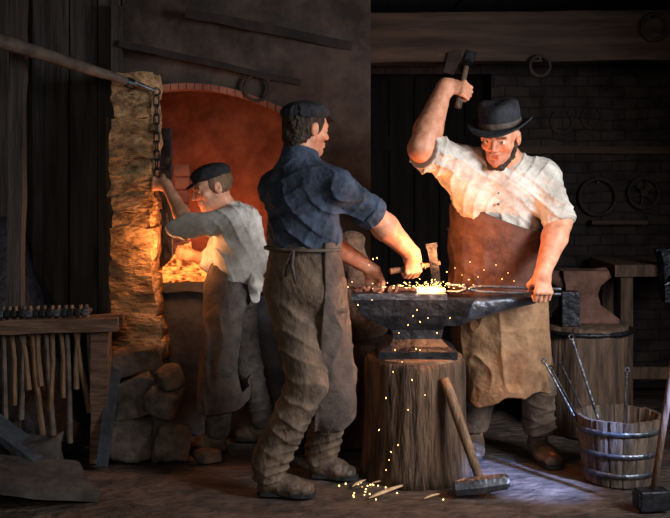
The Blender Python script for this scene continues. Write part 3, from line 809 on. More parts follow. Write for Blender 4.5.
# ================================================================== BUCKET AND ITS IRONS
bx, by = 1.306, 4.66
bk = thing('bucket', 'round wooden stave bucket with iron hoops on the floor at right', 'bucket', (bx, by, 0))
ns = 18
def bw(r, z, a):
    f = abs(((a*ns/(2*math.pi)) % 1)-.5)*2
    return r-.006*(f > .86), z+(.0025*math.sin(int(a*ns/(2*math.pi))*2.3) if z > .25 else 0)
bm = B(); lathe(bm, (bx, by, 0), (0, 0, 1), [(.02, .012), (.15, .012), (.155, 0), (.16, .02), (.178, .16), (.194, .298), (.176, .298), (.16, .16), (.146, .04), (.02, .035)], ns*8, wob=bw, cap=True)
obj('staves', bm, M['bucket'], bk, smooth=True)
for z, r in ((.055, .166), (.145, .1775), (.245, .189)):
    bm = B(); lathe(bm, (bx, by, z), (0, 0, 1), [(r, -.011), (r+.004, -.010), (r+.0062, .010), (r+.002, .011)], 64, cap=False); lathe(bm, (bx, by, z), (0, 0, 1), [(r-.006, -.011), (r-.004, .011)], 64, cap=False)
    obj('hoop', bm, M['bright_iron'], bk, smooth='all')
bm = B(); lathe(bm, (bx, by, .2), (0, 0, 1), [(.1655, -.002), (.1655, 0), (.08, .0), (.005, 0)], 48); obj('water', bm, M['water'], bk, smooth=True)
irons = [((-.075, -.02, .04), J(545, 363, 4.70), 'leftmost thin iron rod slanting out of the bucket', .006), ((-.055, .03, .04), J(552, 370, 4.78), 'second iron rod from the left in the bucket, dull and thin', .005),
         ((-.02, .0, .04), J(572, 339, 4.72), 'tall bright-edged iron rod slanting out of the bucket', .0075), ((-.03, .05, .04), J(562, 366, 4.85), 'dull iron rod at the back of the leaning bucket rods', .005), ((.03, .04, .04), J(627, 372, 4.74), 'single upright iron rod at the right side of the bucket', .0065)]
for (a, b, lab, r) in irons:
    a = np.array(a)+V(bx, by, 0); a[2] = .045
    # rods that lean on the rim
    bm = B(); tube(bm, [a, a+(b-a)*.5, b], [r, r, r*.85], 8); ring(bm, b+nrm(b-a)*.01, V(0, 1, 0), .011, .0035, 14, 6)
    tag(obj('iron_rod', bm, M['bright_iron'] if r > .0055 else M['iron'], None, a, smooth=True), lab, 'iron rod', 'irons standing in the bucket')

# sledge standing on its head at the right edge
fa, fb = J(652, 500, 4.22), J(672, 372, 4.16); fa[2] = .05
fs = thing('sledgehammer', 'dark sledgehammer standing on its head at the right edge by the bucket', 'sledgehammer', fa)
bm = B(); tube(bm, [fa, fa+(fb-fa)*.5, fb, fa+(fb-fa)*1.5], [.014, .015, .015, .016], 10); obj('handle', bm, M['dark_wood'], fs, smooth='all')
bm = B(); box(bm, fa+V(0, 0, -.004), (.13, .075, .085), (0, 0, .15)); box(bm, fa+V(0, 0, .0), (.15, .065, .06), (0, 0, .15)); obj('head', bm, M['iron'], fs, bevel=.008)

# ================================================================== SECOND ANVIL, BENCH AND VICE AT RIGHT
S2 = V(1.375, 5.6, 0)
st2 = thing('stump', 'dark iron-banded stump behind the bucket, carrying the rusty anvil', 'stump', S2)
bm = B(); lathe(bm, S2, (0, 0, 1), [(.26, 0), (.25, .2), (.245, .4), (.25, .57), (.235, .578)], 48, wob=lambda r, z, a: (r*(1+.03*math.sin(a*9+z)+.05*math.sin(a*3)), z)); rough(bm, .006, 98, freq=18)
obj('bark', bm, M['dark_wood'], st2, smooth='all')
bm = B(); ring(bm, S2+V(0, 0, .545), (0, 0, 1), .258, .014, 48, 6); obj('iron_band', bm, M['iron'], st2, smooth='all')
a2 = thing('anvil', 'smaller rust-brown anvil on the banded stump behind the smith\'s hand', 'anvil', S2+V(0, 0, .576))
AY_, AY = AY, 5.69
bm = B(); sect(bm, [(.576, 1.245, 1.565, .12), (.60, 1.245, 1.565, .12), (.63, 1.27, 1.53, .10), (.67, 1.285, 1.475, .075), (.73, 1.285, 1.46, .07), (.78, 1.28, 1.475, .08), (.815, 1.27, 1.51, .085), (.86, 1.265, 1.52, .085)])
obj('body', bm, M['rust'], a2, bevel=.006)
bm = B(); tube(bm, [(1.44, 5.69, .80), (1.49, 5.69, .825), (1.535, 5.69, .845)], [.06, .05, .035], 12); obj('horn', bm, M['rust'], a2, smooth=True)
bm = B(); tube(bm, [(1.28, 5.69, .80), (1.22, 5.69, .82), (1.18, 5.69, .83)], [.06, .04, .02], 12); obj('heel', bm, M['rust'], a2, smooth=True)
AY = AY_
ib = V(1.268, 5.475, .580); bm = B(); box(bm, ib+V(0, 0, .0925), (.098, .105, .185), (0, 0, -.05))
tag(obj('iron_block', bm, M['iron'], None, ib, bevel=.004), 'square black iron block on the banded stump just right of the smith\'s hand', 'iron block')

wb = thing('workbench', 'dark heavy workbench against the right-hand back wall', 'workbench', (2.05, 6.2, 0))
bm = B(); box(bm, (2.02, 6.22, .83), (.76, .58, .07)); rough(bm, .005, 99, 5, 6); obj('bench_top', bm, M['dark_wood'], wb, bevel=.004)
for X, Y in ((1.72, 6.0), (1.72, 6.42), (2.36, 6.0), (2.36, 6.42)):
    bm = B(); box(bm, (X, Y, .40), (.075, .075, .80)); obj('leg', bm, M['dark_wood'], wb, bevel=.006)
bm = B(); box(bm, (2.04, 6.0, .22), (.60, .035, .07)); obj('stretcher', bm, M['dark_wood'], wb, bevel=.004)
vs_ = thing('bench_vise', 'black bench vise clamped to the edge of the right workbench', 'vise', (1.93, 5.90, .86))
bm = B(); prism(bm, [(1.90, 5.90, .70), (1.96, 5.90, .70), (1.97, 5.90, .90), (1.99, 5.90, .96), (1.87, 5.90, .96), (1.89, 5.90, .90)], (0, .05, 0)); obj('fixed_jaw', bm, M['iron'], vs_, bevel=.006)
bm = B(); prism(bm, [(1.90, 5.82, .66), (1.96, 5.82, .66), (1.965, 5.82, .88), (1.985, 5.82, .955), (1.875, 5.82, .955), (1.895, 5.82, .88)], (0, .05, 0)); obj('moving_jaw', bm, M['iron'], vs_, bevel=.006)
bm = B(); tube(bm, [(1.93, 5.89, .80), (1.93, 5.70, .80)], [.018, .02], 10); obj('screw', bm, M['iron'], vs_, smooth=True)
bm = B(); tube(bm, [(1.86, 5.71, .77), (2.03, 5.71, .86)], [.008, .008], 8); obj('bar_handle', bm, M['bright_iron'], vs_, smooth=True)

# ================================================================== THINGS HUNG ON WALL AND BEAM
def hoop(px, py, d, r, t, lab, name='iron_ring', mm='iron', cat='ring'):
    c = J(px, py, d); bm = B(); ring(bm, c, (0, 1, .06), r, t, 40, 8)
    o = tag(obj(name, bm, M[mm], None, c, smooth='all'), lab, cat)
    bm = B(); q = c+V(0, -.012, r-t*1.6); tube(bm, [q, q+V(0, .07, .004)], [.006, .005], 8); obj('nail', bm, M['iron'], o, smooth=True); return o
hoop(598, 197, 6.565, .118, .013, 'large iron ring hanging on the right wall below the batten', mm='oldiron')
w = thing('wall_wheel', 'small spoked iron wheel hung on the right wall beside the large ring', 'wheel', J(644, 193, 6.56))
bm = B(); ring(bm, J(644, 193, 6.565), (0, 1, 0), .098, .012, 36, 8); obj('rim', bm, M['oldiron'], w, smooth='all')
bm = B(); tube(bm, [J(644, 193, 6.54), J(644, 193, 6.59)], [.022, .022], 12); obj('hub', bm, M['oldiron'], w, smooth=True)
for k in range(3):
    a = k*math.pi/3+.3; e = V(math.cos(a), 0, math.sin(a)); bm = B(); tube(bm, [J(644, 193, 6.568)-e*.092, J(644, 193, 6.568)+e*.092], [.007, .007], 6); obj('spoke', bm, M['oldiron'], w, smooth=True)
hoop(540, 66, 5.885, .058, .010, 'small iron ring hanging on the great beam right of the hat', mm='oldiron')
hoop(655, 27, 5.885, .075, .012, 'iron ring hanging on the beam at the top right corner', mm='oldiron')
hoop(257, 88, 5.52, .070, .009, 'iron ring hanging above the forge arch', mm='oldiron')
def horseshoe(px, py, d, r, lab):
    c = J(px, py, d); bm = B(); ring(bm, c, (0, 1, 0), r, .013, 24, 8, .5, (R(-60), R(240)), (1, 0, 0))
    return tag(obj('horseshoe', bm, M['oldiron'], None, c, smooth='all'), lab, 'horseshoe')
horseshoe(562, 122, 6.594, .07, 'horseshoe on the right wall above the batten, nearer the smith\'s hat')
horseshoe(592, 118, 6.594, .065, 'horseshoe on the right wall above the batten, farther from the smith\'s hat')
bm = B(); c = J(452, 62, 5.893); prism(bm, [c+V(-.05, 0, -.06), c+V(.01, 0, -.075), c+V(.055, 0, .02), c+V(.05, 0, .07), c+V(-.02, 0, .055)], (0, .03, 0))
tag(obj('iron_wedge', bm, M['oldiron'], None, c, bevel=.006), 'dark wedge-shaped iron hanging on the great beam left of the raised hammer', 'wedge')
sf = struct('trim_8', (lambda b: (box(b, (1.83, 6.55, 1.085), (.36, .1, .025)), b)[1])(B()), M['beam'])

# ================================================================== THE PEOPLE
def limb_r(s): return s
def hand(S, Cc, g, a, right, sc=1.0, br=.014, k=.010):
    """five-fingered fist round a bar through Cc along g (towards the thumb); returns the wrist"""
    g = nrm(g); a = nrm(np.asarray(a)-g*np.dot(a, g)); n = np.cross(g, a) if right else np.cross(a, g)
    W = Cc-a*.072*sc-n*(br+.019*sc)
    S.ecap(W-a*.004*sc, W+a*.078*sc, (.027*sc, .019*sc), (.040*sc, .0145*sc), g, k=.015)
    S.sph(W+a*.03*sc+g*.026*sc+n*.008*sc, .017*sc, k=.012)
    S.sph(W+a*.025*sc-g*.022*sc+n*.006*sc, .016*sc, k=.012)
    for off, l, r in ((.031, .043, .0105), (.0105, .047, .0108), (-.0105, .044, .0104), (-.030, .036, .0092)):
        K = W+a*.082*sc+g*off*sc; S.sph(K-n*.004*sc, r*1.12*sc, k=.008)
        p = K; ang = 0
        for i, (q, da) in enumerate(((1, 48), (.66, 84), (.52, 60))):
            ang += R(da); d = a*math.cos(ang)+n*math.sin(ang); e = p+d*l*q*sc+(g*-.0015*sc)
            S.cap(p, e, r*sc*(1-.08*i), r*sc*(.93-.08*i), k=.0035); p = e
    t0 = W+a*.022*sc+g*.028*sc+n*.006*sc; t1 = t0+nrm(a*.55+g*.5+n*.75)*.044*sc; t2 = t1+nrm(a*.75-g*.12+n*.65)*.034*sc; t3 = t2+nrm(a*.45-g*.55+n*.35)*.026*sc
    S.cap(t0, t1, .0155*sc, .0125*sc, k=.010); S.cap(t1, t2, .0122*sc, .0112*sc, k=.004); S.cap(t2, t3, .0112*sc, .0088*sc, k=.004)
    return W, a, n
def arm(S, sh, el, W, r=(.058, .046, .050, .031), k=.02):
    S.cap(sh, el, r[0], r[1], k=k)
    m = el+(W-el)*.3; S.cap(el, m, r[1]*.97, r[2], k=k); S.cap(m, W, r[2], r[3], k=k)

class Head:
    def __init__(s, c, f, u, sc=1.0, face=1.0):
        s.c = np.asarray(c, float); s.f = nrm(f); s.u = nrm(np.asarray(u)-s.f*np.dot(u, s.f)); s.r = np.cross(s.f, s.u); s.sc = sc; s.face = face
    def L(s, x, y, z): return s.c+s.sc*(x*s.r+y*s.f+z*s.u)
    def loc(s, P):
        q = (P-s.c)/s.sc; return np.stack([q@s.r, q@s.f, q@s.u], 1)
    def build(s, S, neck, nr=(.054, .060), beak=1.0):
        L, c = s.L, s.sc; A = (s.r, s.f, s.u)
        S.ell(L(0, -.015, .028), A, (.074*c, .096*c, .088*c), k=.01)
        S.ecap(L(0, .028, .015), L(0, .036, -.068), (.062*c, .062*c), (.046*c, .048*c), s.r, k=.02)
        for x in (-1, 1):
            S.cap(L(.050*x, -.002, -.045), L(.016*x, .062, -.094), .020*c, .019*c, k=.02)
            S.sph(L(.043*x, .060, -.026), .021*c, k=.015)
            S.cap(L(.012*x, .086, .018), L(.044*x, .072, .018), .0115*c, .010*c, k=.01)
        S.sph(L(0, .074, -.098), .019*c, k=.014)
        for x in (-1, 1): S.sub(lambda P, q=L(.032*x, .103, .000): np.linalg.norm(P-q, axis=1)-.0165*c, .012)
        S.cap(L(0, .088, .010), L(0, .112*beak, -.028), .0085*c, .0115*c, k=.008)
        for x in (-1, 1):
            S.sph(L(.0125*x, .098, -.033), .0095*c, k=.006)
            S.sph(L(.032*x, .0745, .000), .0135*c, k=.002)
            S.cap(L(.019*x, .0865, .007), L(.046*x, .074, .005), .0045*c, .004*c, k=.003)
        S.cap(L(-.020, .086, -.058), L(.020, .086, -.058), .0075*c, k=.006); S.cap(L(-.016, .088, -.070), L(.016, .088, -.070), .0085*c, k=.006)
        S.sub(SDF().cap(L(-.023, .098, -.064), L(.023, .098, -.064), .0035*c), .003)
        for x in (-1, 1):
            S.ell(L(.077*x, -.012, -.008), (nrm(s.r+.5*x*-s.f*-1*0), s.f, s.u), (.011*c, .021*c, .033*c), k=.006)
            S.sub(lambda P, q=L(.090*x, -.008, -.006): np.linalg.norm((P-q)/np.array(1.0), axis=1)-.0115*c, .006)
        S.cap(L(0, -.030, -.06), neck, nr[0]*c, nr[1]*c, k=.025)
    def paint(s, stubble=0):
        def f(v):
            col = np.ones((len(v), 3), np.float32); q = s.loc(v); x = np.abs(q[:, 0]); y = q[:, 1]; z = q[:, 2]
            near = (np.abs(q) < .16).all(1)
            def put(m, c): col[m & near] = c
            nz = noise3(v*90, 3)
            if stubble: put((z < -.045+.02*(nz-.5)) & (z > -.13) & (y > .0) & ~((x < .022) & (z > -.08) & (z < -.05)), (.80, .72, .70))
            put((x < .018+.006*(nz-.5)) & (np.abs(z+.064) < .009-.2*x+.004*nz) & (y > .07), (.70, .42, .40))
            put((x > .010) & (x < .050) & (np.abs(z-.019-.10*(.03-x)*(x > .03)) < .0055) & (y > .05), (.25, .18, .14))
            de = np.sqrt((x-.032)**2+(y-.0745)**2+z**2)
            eye = (de < .0148) & (z < .0045) & (z > -.0065) & (y > .079)
            put(eye, (1.1, 2.0, 2.6)); put(eye & ((x-.032)**2+(z+.001)**2 < .0052**2), (.10, .12, .12))
            put((x < .018) & (np.abs(z+.015) < .03) & (y > .095), (1.0, .80, .78))
            put((x < .06) & (x > .03) & (np.abs(z+.03) < .02) & (y > .05), (1.0, .84, .80))
            return col
        return f

def shoe(S, heel, toe, h=.085, w=.044, k=.03):
    d = nrm(toe-heel); s = np.cross(V(0, 0, 1), d); L = np.linalg.norm(toe-heel)
    S.ecap(heel+d*.035+V(0, 0, .035), heel+d*(L*.55)+V(0, 0, .036), (w*.86, .036), (w*.95, .036), s, k=k)
    S.ecap(heel+d*(L*.5)+V(0, 0, .034), toe-d*.045+V(0, 0, .030), (w, .034), (w*.93, .029), s, k=k)
    S.cap(heel+d*.045+V(0, 0, .05), heel+d*.055+V(0, 0, h+.05), .040, .046, k=k)
    S.cap(heel+d*.06+V(0, 0, .07), heel+d*(L*.55)+V(0, 0, .045), .042, .036, k=k)
    S.cut(heel+V(0, 0, .0015), (0, 0, -1), k=.004); S.cut(heel+V(0, 0, h+.05), (0, 0, 1), k=.006)
def sole(bm, heel, toe, w=.044, th=.016):
    d = nrm(toe-heel); s = np.cross(V(0, 0, 1), d); L = np.linalg.norm(toe-heel); pts = []
    for t, q in ((-.0, .55), (.06, .86), (.2, .9), (.4, .78), (.6, .98), (.75, 1.04), (.88, .88), (.97, .5)): pts.append((t, q))
    out = [heel+d*L*t+s*w*q for t, q in pts]+[heel+d*L*t-s*w*q for t, q in pts[::-1]]
    prism(bm, [p+V(0, 0, .001) for p in out], (0, 0, th))

# ------------------------------------------------------------------ 1. the smith with the raised hammer
def smith():
    bf = nrm(V(-.30, -.95, 0)); br = np.cross(bf, V(0, 0, 1))           # facing, and his own right
    shR, shL = J(464, 166, 4.81), J(541, 178, 4.91)
    neck = J(507, 163, 4.84); chest = J(500, 190, 4.91); waist = J(496, 246, 5.02); pel = J(498, 292, 5.06)
    hipR, hipL = J(475, 303, 5.07), J(523, 303, 5.04)
    base = V(.77, 4.92, 0)
    heelL, toeL = V(.995, 5.07, 0), V(1.055, 4.79, 0)
    heelR, toeR = V(.71, 5.14, 0), V(.65, 4.87, 0)
    ankL, ankR = heelL+V(.015, -.05, .10), heelR+V(-.012, -.05, .10)
    knL, knR = J(538, 384, 4.95), J(482, 384, 5.02)
    hd = Head(J(500, 136, 4.715), V(-.42, -.88, -.33), V(-.05, -.30, 1), 1.09)
    hamC = J(461, 92, 4.72); hamG = nrm(V(.22, .42, .88))
    elR = J(421, 149, 4.615); elL = J(560, 222, 4.80)
    S = SDF()
    hd.build(S, neck+V(0, .01, -.01), (.058, .066))
    S.ecap(chest+V(0, 0, .05), waist, (.170, .115), (.165, .120), br, k=.05); S.ecap(waist, pel, (.165, .12), (.165, .12), br, k=.05)
    S.cap(shR, shL, .062, .062, k=.05); S.cap(neck, chest, .07, .09, k=.05)
    aR = nrm(J(452, 106, 4.70)-elR); 
    WR, _, _ = hand(S, hamC, hamG, aR, True, 1.06)
    arm(S, shR, elR, WR, (.066, .060, .066, .037))
    WL, _, _ = hand(S, TG, V(-1, -.12, .02), V(-.12, -.22, -.95), False, 1.06)
    arm(S, shL, elL, WL, (.066, .056, .060, .036))
    for h_, k_, a_, he, to in ((hipR, knR, ankR, heelR, toeR), (hipL, knL, ankL, heelL, toeL)):
        S.cap(h_, k_, .085, .058, k=.04); S.cap(k_, a_, .058, .042, k=.03); S.cap(a_, a_*V(1, 1, 0)+V(0, 0, .045), .042, .036, k=.02); S.cap(a_*V(1, 1, 0)+V(0, 0, .045), to+nrm(he-to)*.05+V(0, 0, .035), .034, .026, k=.03)
    S.disp.append(lambda P: (noise3(P*38, 8)-.5)*.0025)
    body = sdf_obj('person', S, .0042, M['skin'], None, base, hd.paint(1))
    tag(body, 'stout man in black hat and white shirt swinging a hammer overhead behind the anvil', 'person')
    # shirt
    S = SDF()
    S.ecap(chest+V(0, 0, .045), waist+V(0, 0, .06), (.200, .138), (.205, .150), br, k=.05); S.ecap(waist+V(0, 0, .06), waist+V(0, 0, -.06), (.196, .140), (.176, .12), br, k=.05)
    S.cap(shR+V(0, 0, .002), shL+V(0, 0, -.004), .080, .086, k=.06); S.cap(neck+V(0, .01, -.025), chest, .085, .12, k=.06)
    cuR = shR+(elR-shR)*.86; cuL = shL+(elL-shL)*.98
    S.cap(shR, cuR, .088, .090, k=.05); S.cap(shR+V(-.02, 0, -.05), chest+V(-.12, -.02, -.06), .085, .10, k=.06); S.cap(cuR, cuR+nrm(elR-shR)*.10, .09, .085, k=.03)
    S.cap(shL, cuL, .088, .076, k=.04); S.cap(cuL, cuL+nrm(elL-shL)*.10, .076, .074, k=.03)
    dR = nrm(elR-shR); dL = nrm(elL-shL)
    S.cut(cuR+dR*.02, dR, k=.02); S.cut(cuL+dL*.02, dL, k=.02)
    S.fn(lambda P: -(SDF().ecap(neck+V(-.01, -.06, .06), neck+V(-.008, -.085, -.02), (.052, .055), (.028, .06), br)(P)), .015, 'i')
    S.cap(neck+V(0, .01, -.04), shL, .075, .075, k=.05); S.cap(neck+V(0, .01, -.04), shR, .075, .075, k=.05)
    S.disp.append(lambda P: creases(P, br+V(0, 0, .35), .050, .027, 11)+creases(P, br*.6+V(0, 0, -.8), .042, .017, 12)+creases(P, V(.5, .3, .8), .026, .006, 13))
    sh = sdf_obj('shirt', S, .005, M['white'], body)
    for nm, c, d, r in (('cuff', cuR+dR*.0, dR, .088), ('cuff', cuL-dL*.01, dL, .080)):
        S = SDF(); S.cap(c-d*.025, c+d*.022, r, r*1.03, k=.01); S.cut(c+d*.026, d, k=.012); S.cut(c-d*.032, -d, k=.012)
        S.fn(lambda P, c=c, d=d: -(SDF().cap(c-d*.1, c+d*.1, .062, .060)(P)), .006, 'i')
        S.disp.append(lambda P: creases(P, V(.5, .3, .8), .022, .010, 15)); sdf_obj(nm, S, .0045, M['white'], sh)
    S = SDF(); cN = neck+V(-.004, -.004, .012)
    S.ecap(cN+V(0, 0, -.02), cN+V(0, -.006, .018), (.088, .083), (.078, .074), br, k=.01); S.cut(cN+V(0, 0, .022), V(0, -.25, 1), k=.01); S.cut(cN+V(0, 0, -.02), V(0, .3, -1), k=.01)
    S.fn(lambda P: -(SDF().ecap(cN+V(0, -.002, -.06), cN+V(0, -.012, .06), (.066, .064), (.066, .064), br)(P)), .005, 'i'); S.fn(lambda P: -(SDF().cap(cN+bf*.09+V(0, 0, .05), cN+bf*.085+V(0, 0, -.06), .045, .012)(P)), .005, 'i')
    sdf_obj('collar', S, .0045, M['white'], sh)
    for z in (-.005, -.06, -.115):
        bm = B(); p = chest+bf*.142+V(.012, 0, .05+z); tube(bm, [p-bf*.006, p+bf*.004], [.007, .006], 10); obj('button', bm, M['pole'], sh, smooth=True)
    # trousers
    S = SDF(); S.ecap(waist+V(0, 0, -.03), pel, (.185, .14), (.185, .145), br, k=.04)
    for h_, k_, a_ in ((hipR, knR, ankR), (hipL, knL, ankL)):
        S.cap(h_, k_, .108, .085, k=.05); S.cap(k_, a_+V(0, 0, .07), .085, .078, k=.03); S.cap(a_+V(0, 0, .07), a_, .078, .07, k=.02)
    S.cut(V(0, 0, .11), (0, 0, -1), k=.012); S.disp.append(lambda P: creases(P, V(.3, .1, 1), .06, .012, 21)+creases(P, V(-.35, .1, 1), .034, .012, 22)*np.clip(1.7-P[:, 2]*3, .3, 1.4))
    tr = sdf_obj('trousers', S, .0055, M['trouser'], body)
    for he, to in ((heelR, toeR), (heelL, toeL)):
        S = SDF(); shoe(S, he, to, .12, .050); S.disp.append(lambda P: folds(P, (20, 20, 26), .004, 25)); bo = sdf_obj('boot', S, .005, M['boot'], body)
        bm = B(); sole(bm, he, to, .052); obj('sole', bm, M['black_felt'], bo)
    # leather apron: a bent sheet round the front
    def skirt(o):
        S = SDF(); S.ecap(waist+(chest-waist)*.62, waist, (.222+o, .166+o), (.222+o, .172+o), br, k=.03)
        S.ecap(waist, pel, (.218+o, .168+o), (.222+o, .185+o), br, k=.03)
        S.ecap(pel, J(506, 405, 4.98), (.222+o, .185+o), (.195+o, .155+o), br, k=.03)
        S.disp.append(lambda P: folds(P, (11, 11, 2.2), .012, 31)*np.clip((1.30-P[:, 2])*2.5, .3, 1.3)+folds(P, (9, 9, 12), .005, 32)); return S
    S = skirt(.024); in2 = skirt(.014); S.fn(lambda P: -in2(P), .002, 'i'); S.cut(waist+bf*.02, -bf, k=.004); S.cut(V(0, 0, .80), (0, 0, 1), k=.006)
    S.fn(lambda P: (.265+.16*(noise3(P*np.array((11, 11, 1), np.float32), 34)-.5)+.25*np.abs((P[:, 0]-.78))-P[:, 2]), .004, 'i')
    sk_ = sdf_obj('apron_skirt', S, .0045, M['leather'], body); sk_['label'] = 'tan lower leather of the apron with ragged hem'
    S = skirt(.012); inn = skirt(.002)
    S.fn(lambda P: -inn(P), .002, 'i')
    S.cut(waist-bf*.0, -bf, k=.004)
    S.fn(lambda P: (P[:, 2]-(waist[2]+.215))+.40*(np.clip((P-waist)@-br+.12, 0, 1)), .004, 'i')
    S.fn(lambda P: (.42+.06*(noise3(P*np.array((9, 9, 1), np.float32), 33)-.5)+.25*np.abs((P[:, 0]-.78))-P[:, 2]), .004, 'i')
    ap = sdf_obj('apron', S, .0045, M['apron_red'], body)
    bm = B(); pts = [waist+V(0, 0, .045)+(br*math.cos(a)*.236+bf*math.sin(a)*.186)+V(0, 0, -.12*math.cos(a)*-.35) for a in np.linspace(-.35, math.pi+.35, 30)]
    tube(bm, pts, .009, 8); obj('apron_string', bm, M['apron_dark'], ap, smooth='all')
    # hat
    L = hd.L; hu = nrm(hd.u+hd.f*-.06+hd.r*.10); hc = L(0, -.010, .040)
    bm = B(); lathe(bm, hc, hu, [(.093, 0), (.096, .012), (.095, .035), (.094, .08), (.089, .112), (.068, .124), (.02, .118)], 40, hd.f, wob=lambda r, z, a: (r*(1+.16*math.cos(a)**2), z-.012*(z > .09)*math.cos(a*1)**2+.004*math.sin(3*a)))
    ht = obj('hat', bm, M['black_felt'], body, smooth='all')
    bm = B(); wob = lambda r, z, a: (r*(1+.12*math.cos(a)**2), z+(.030*math.sin(a)**2-.016*math.cos(a)**2)*max(0, (r-.09)/.06))
    lathe(bm, hc, hu, [(.090, -.002), (.12, -.004), (.146, -.002), (.149, .002), (.146, .006), (.12, .004), (.093, .008)], 48, hd.f, wob=wob, cap=False)
    obj('brim', bm, M['black_felt'], ht, smooth='all')
    bm = B(); lathe(bm, hc, hu, [(.0955, .008), (.0985, .010), (.0975, .032), (.0945, .034)], 40, hd.f, cap=False, wob=lambda r, z, a: (r*(1+.16*math.cos(a)**2), z)); obj('hat_band', bm, M['apron_dark'], ht, smooth='all')
    # hair and short beard
    S = SDF(); A = (hd.r, hd.f, hd.u)
    S.ell(L(0, -.02, .026), A, (.0815, .098, .088), k=.01); S.fn(lambda P: (lambda q: np.maximum(q[:, 1]-.032+.3*np.clip(-q[:, 2], 0, .1), -(q[:, 2]+.075)))(hd.loc(P)), .004, 'i')
    for x in (-1, 1): S.fn(lambda P, q=L(.082*x, -.008, -.008): -(np.linalg.norm(P-q, axis=1)-.026), .005, 'i')
    S.disp.append(lambda P: folds(P, (60, 60, 30), .004, 41)); sdf_obj('hair', S, .0035, M['hair'], body)
    S = SDF()
    for x in (-1, 1): S.cap(L(.069*x, .0, -.030), L(.055*x, .020, -.078), .010, .015, k=.01); S.cap(L(.055*x, .020, -.078), L(.020*x, .066, -.117), .015, .018, k=.01)
    S.cap(L(-.018, .068, -.114), L(.018, .068, -.114), .017, k=.01)
    S.disp.append(lambda P: folds(P, (70, 70, 50), .005, 42)); sdf_obj('beard', S, .0035, M['hair'], body)
    # the hammer
    hm = thing('hammer', 'iron-headed hammer raised high in the hatted man\'s right fist', 'hammer', hamC)
    bm = B(); tube(bm, [hamC-hamG*.085, hamC-hamG*.03, hamC+hamG*.06, hamC+hamG*.20], [.0165, .0145, .0135, .0135], 10); obj('handle', bm, M['dark_wood'], hm, smooth='all')
    hx_ = hamC+hamG*.165; fz = nrm(np.cross(hamG, V(.95, .25, 0))); fr = frame(fz, hamG); bm = B(); rs = []
    fz = nrm(V(.25, -.55, .80)-hamG*np.dot(V(.25, -.55, .80), hamG)); fr = frame(fz, hamG)
    for t, w in ((-.075, .014), (-.03, .024), (.02, .026), (.055, .027), (.07, .024)):
        rs.append([bm.verts.new(Vector(hx_)+fr @ Vector((sx*w, sy*w, t))) for sx, sy in ((-1, -1), (1, -1), (1, 1), (-1, 1))])
    for r0, r1 in zip(rs, rs[1:]):
        for k in range(4): bm.faces.new((r0[k], r0[(k+1) % 4], r1[(k+1) % 4], r1[k]))
    bm.faces.new(rs[0][::-1]); bm.faces.new(rs[-1]); obj('head', bm, M['iron'], hm, bevel=.003)
smith()

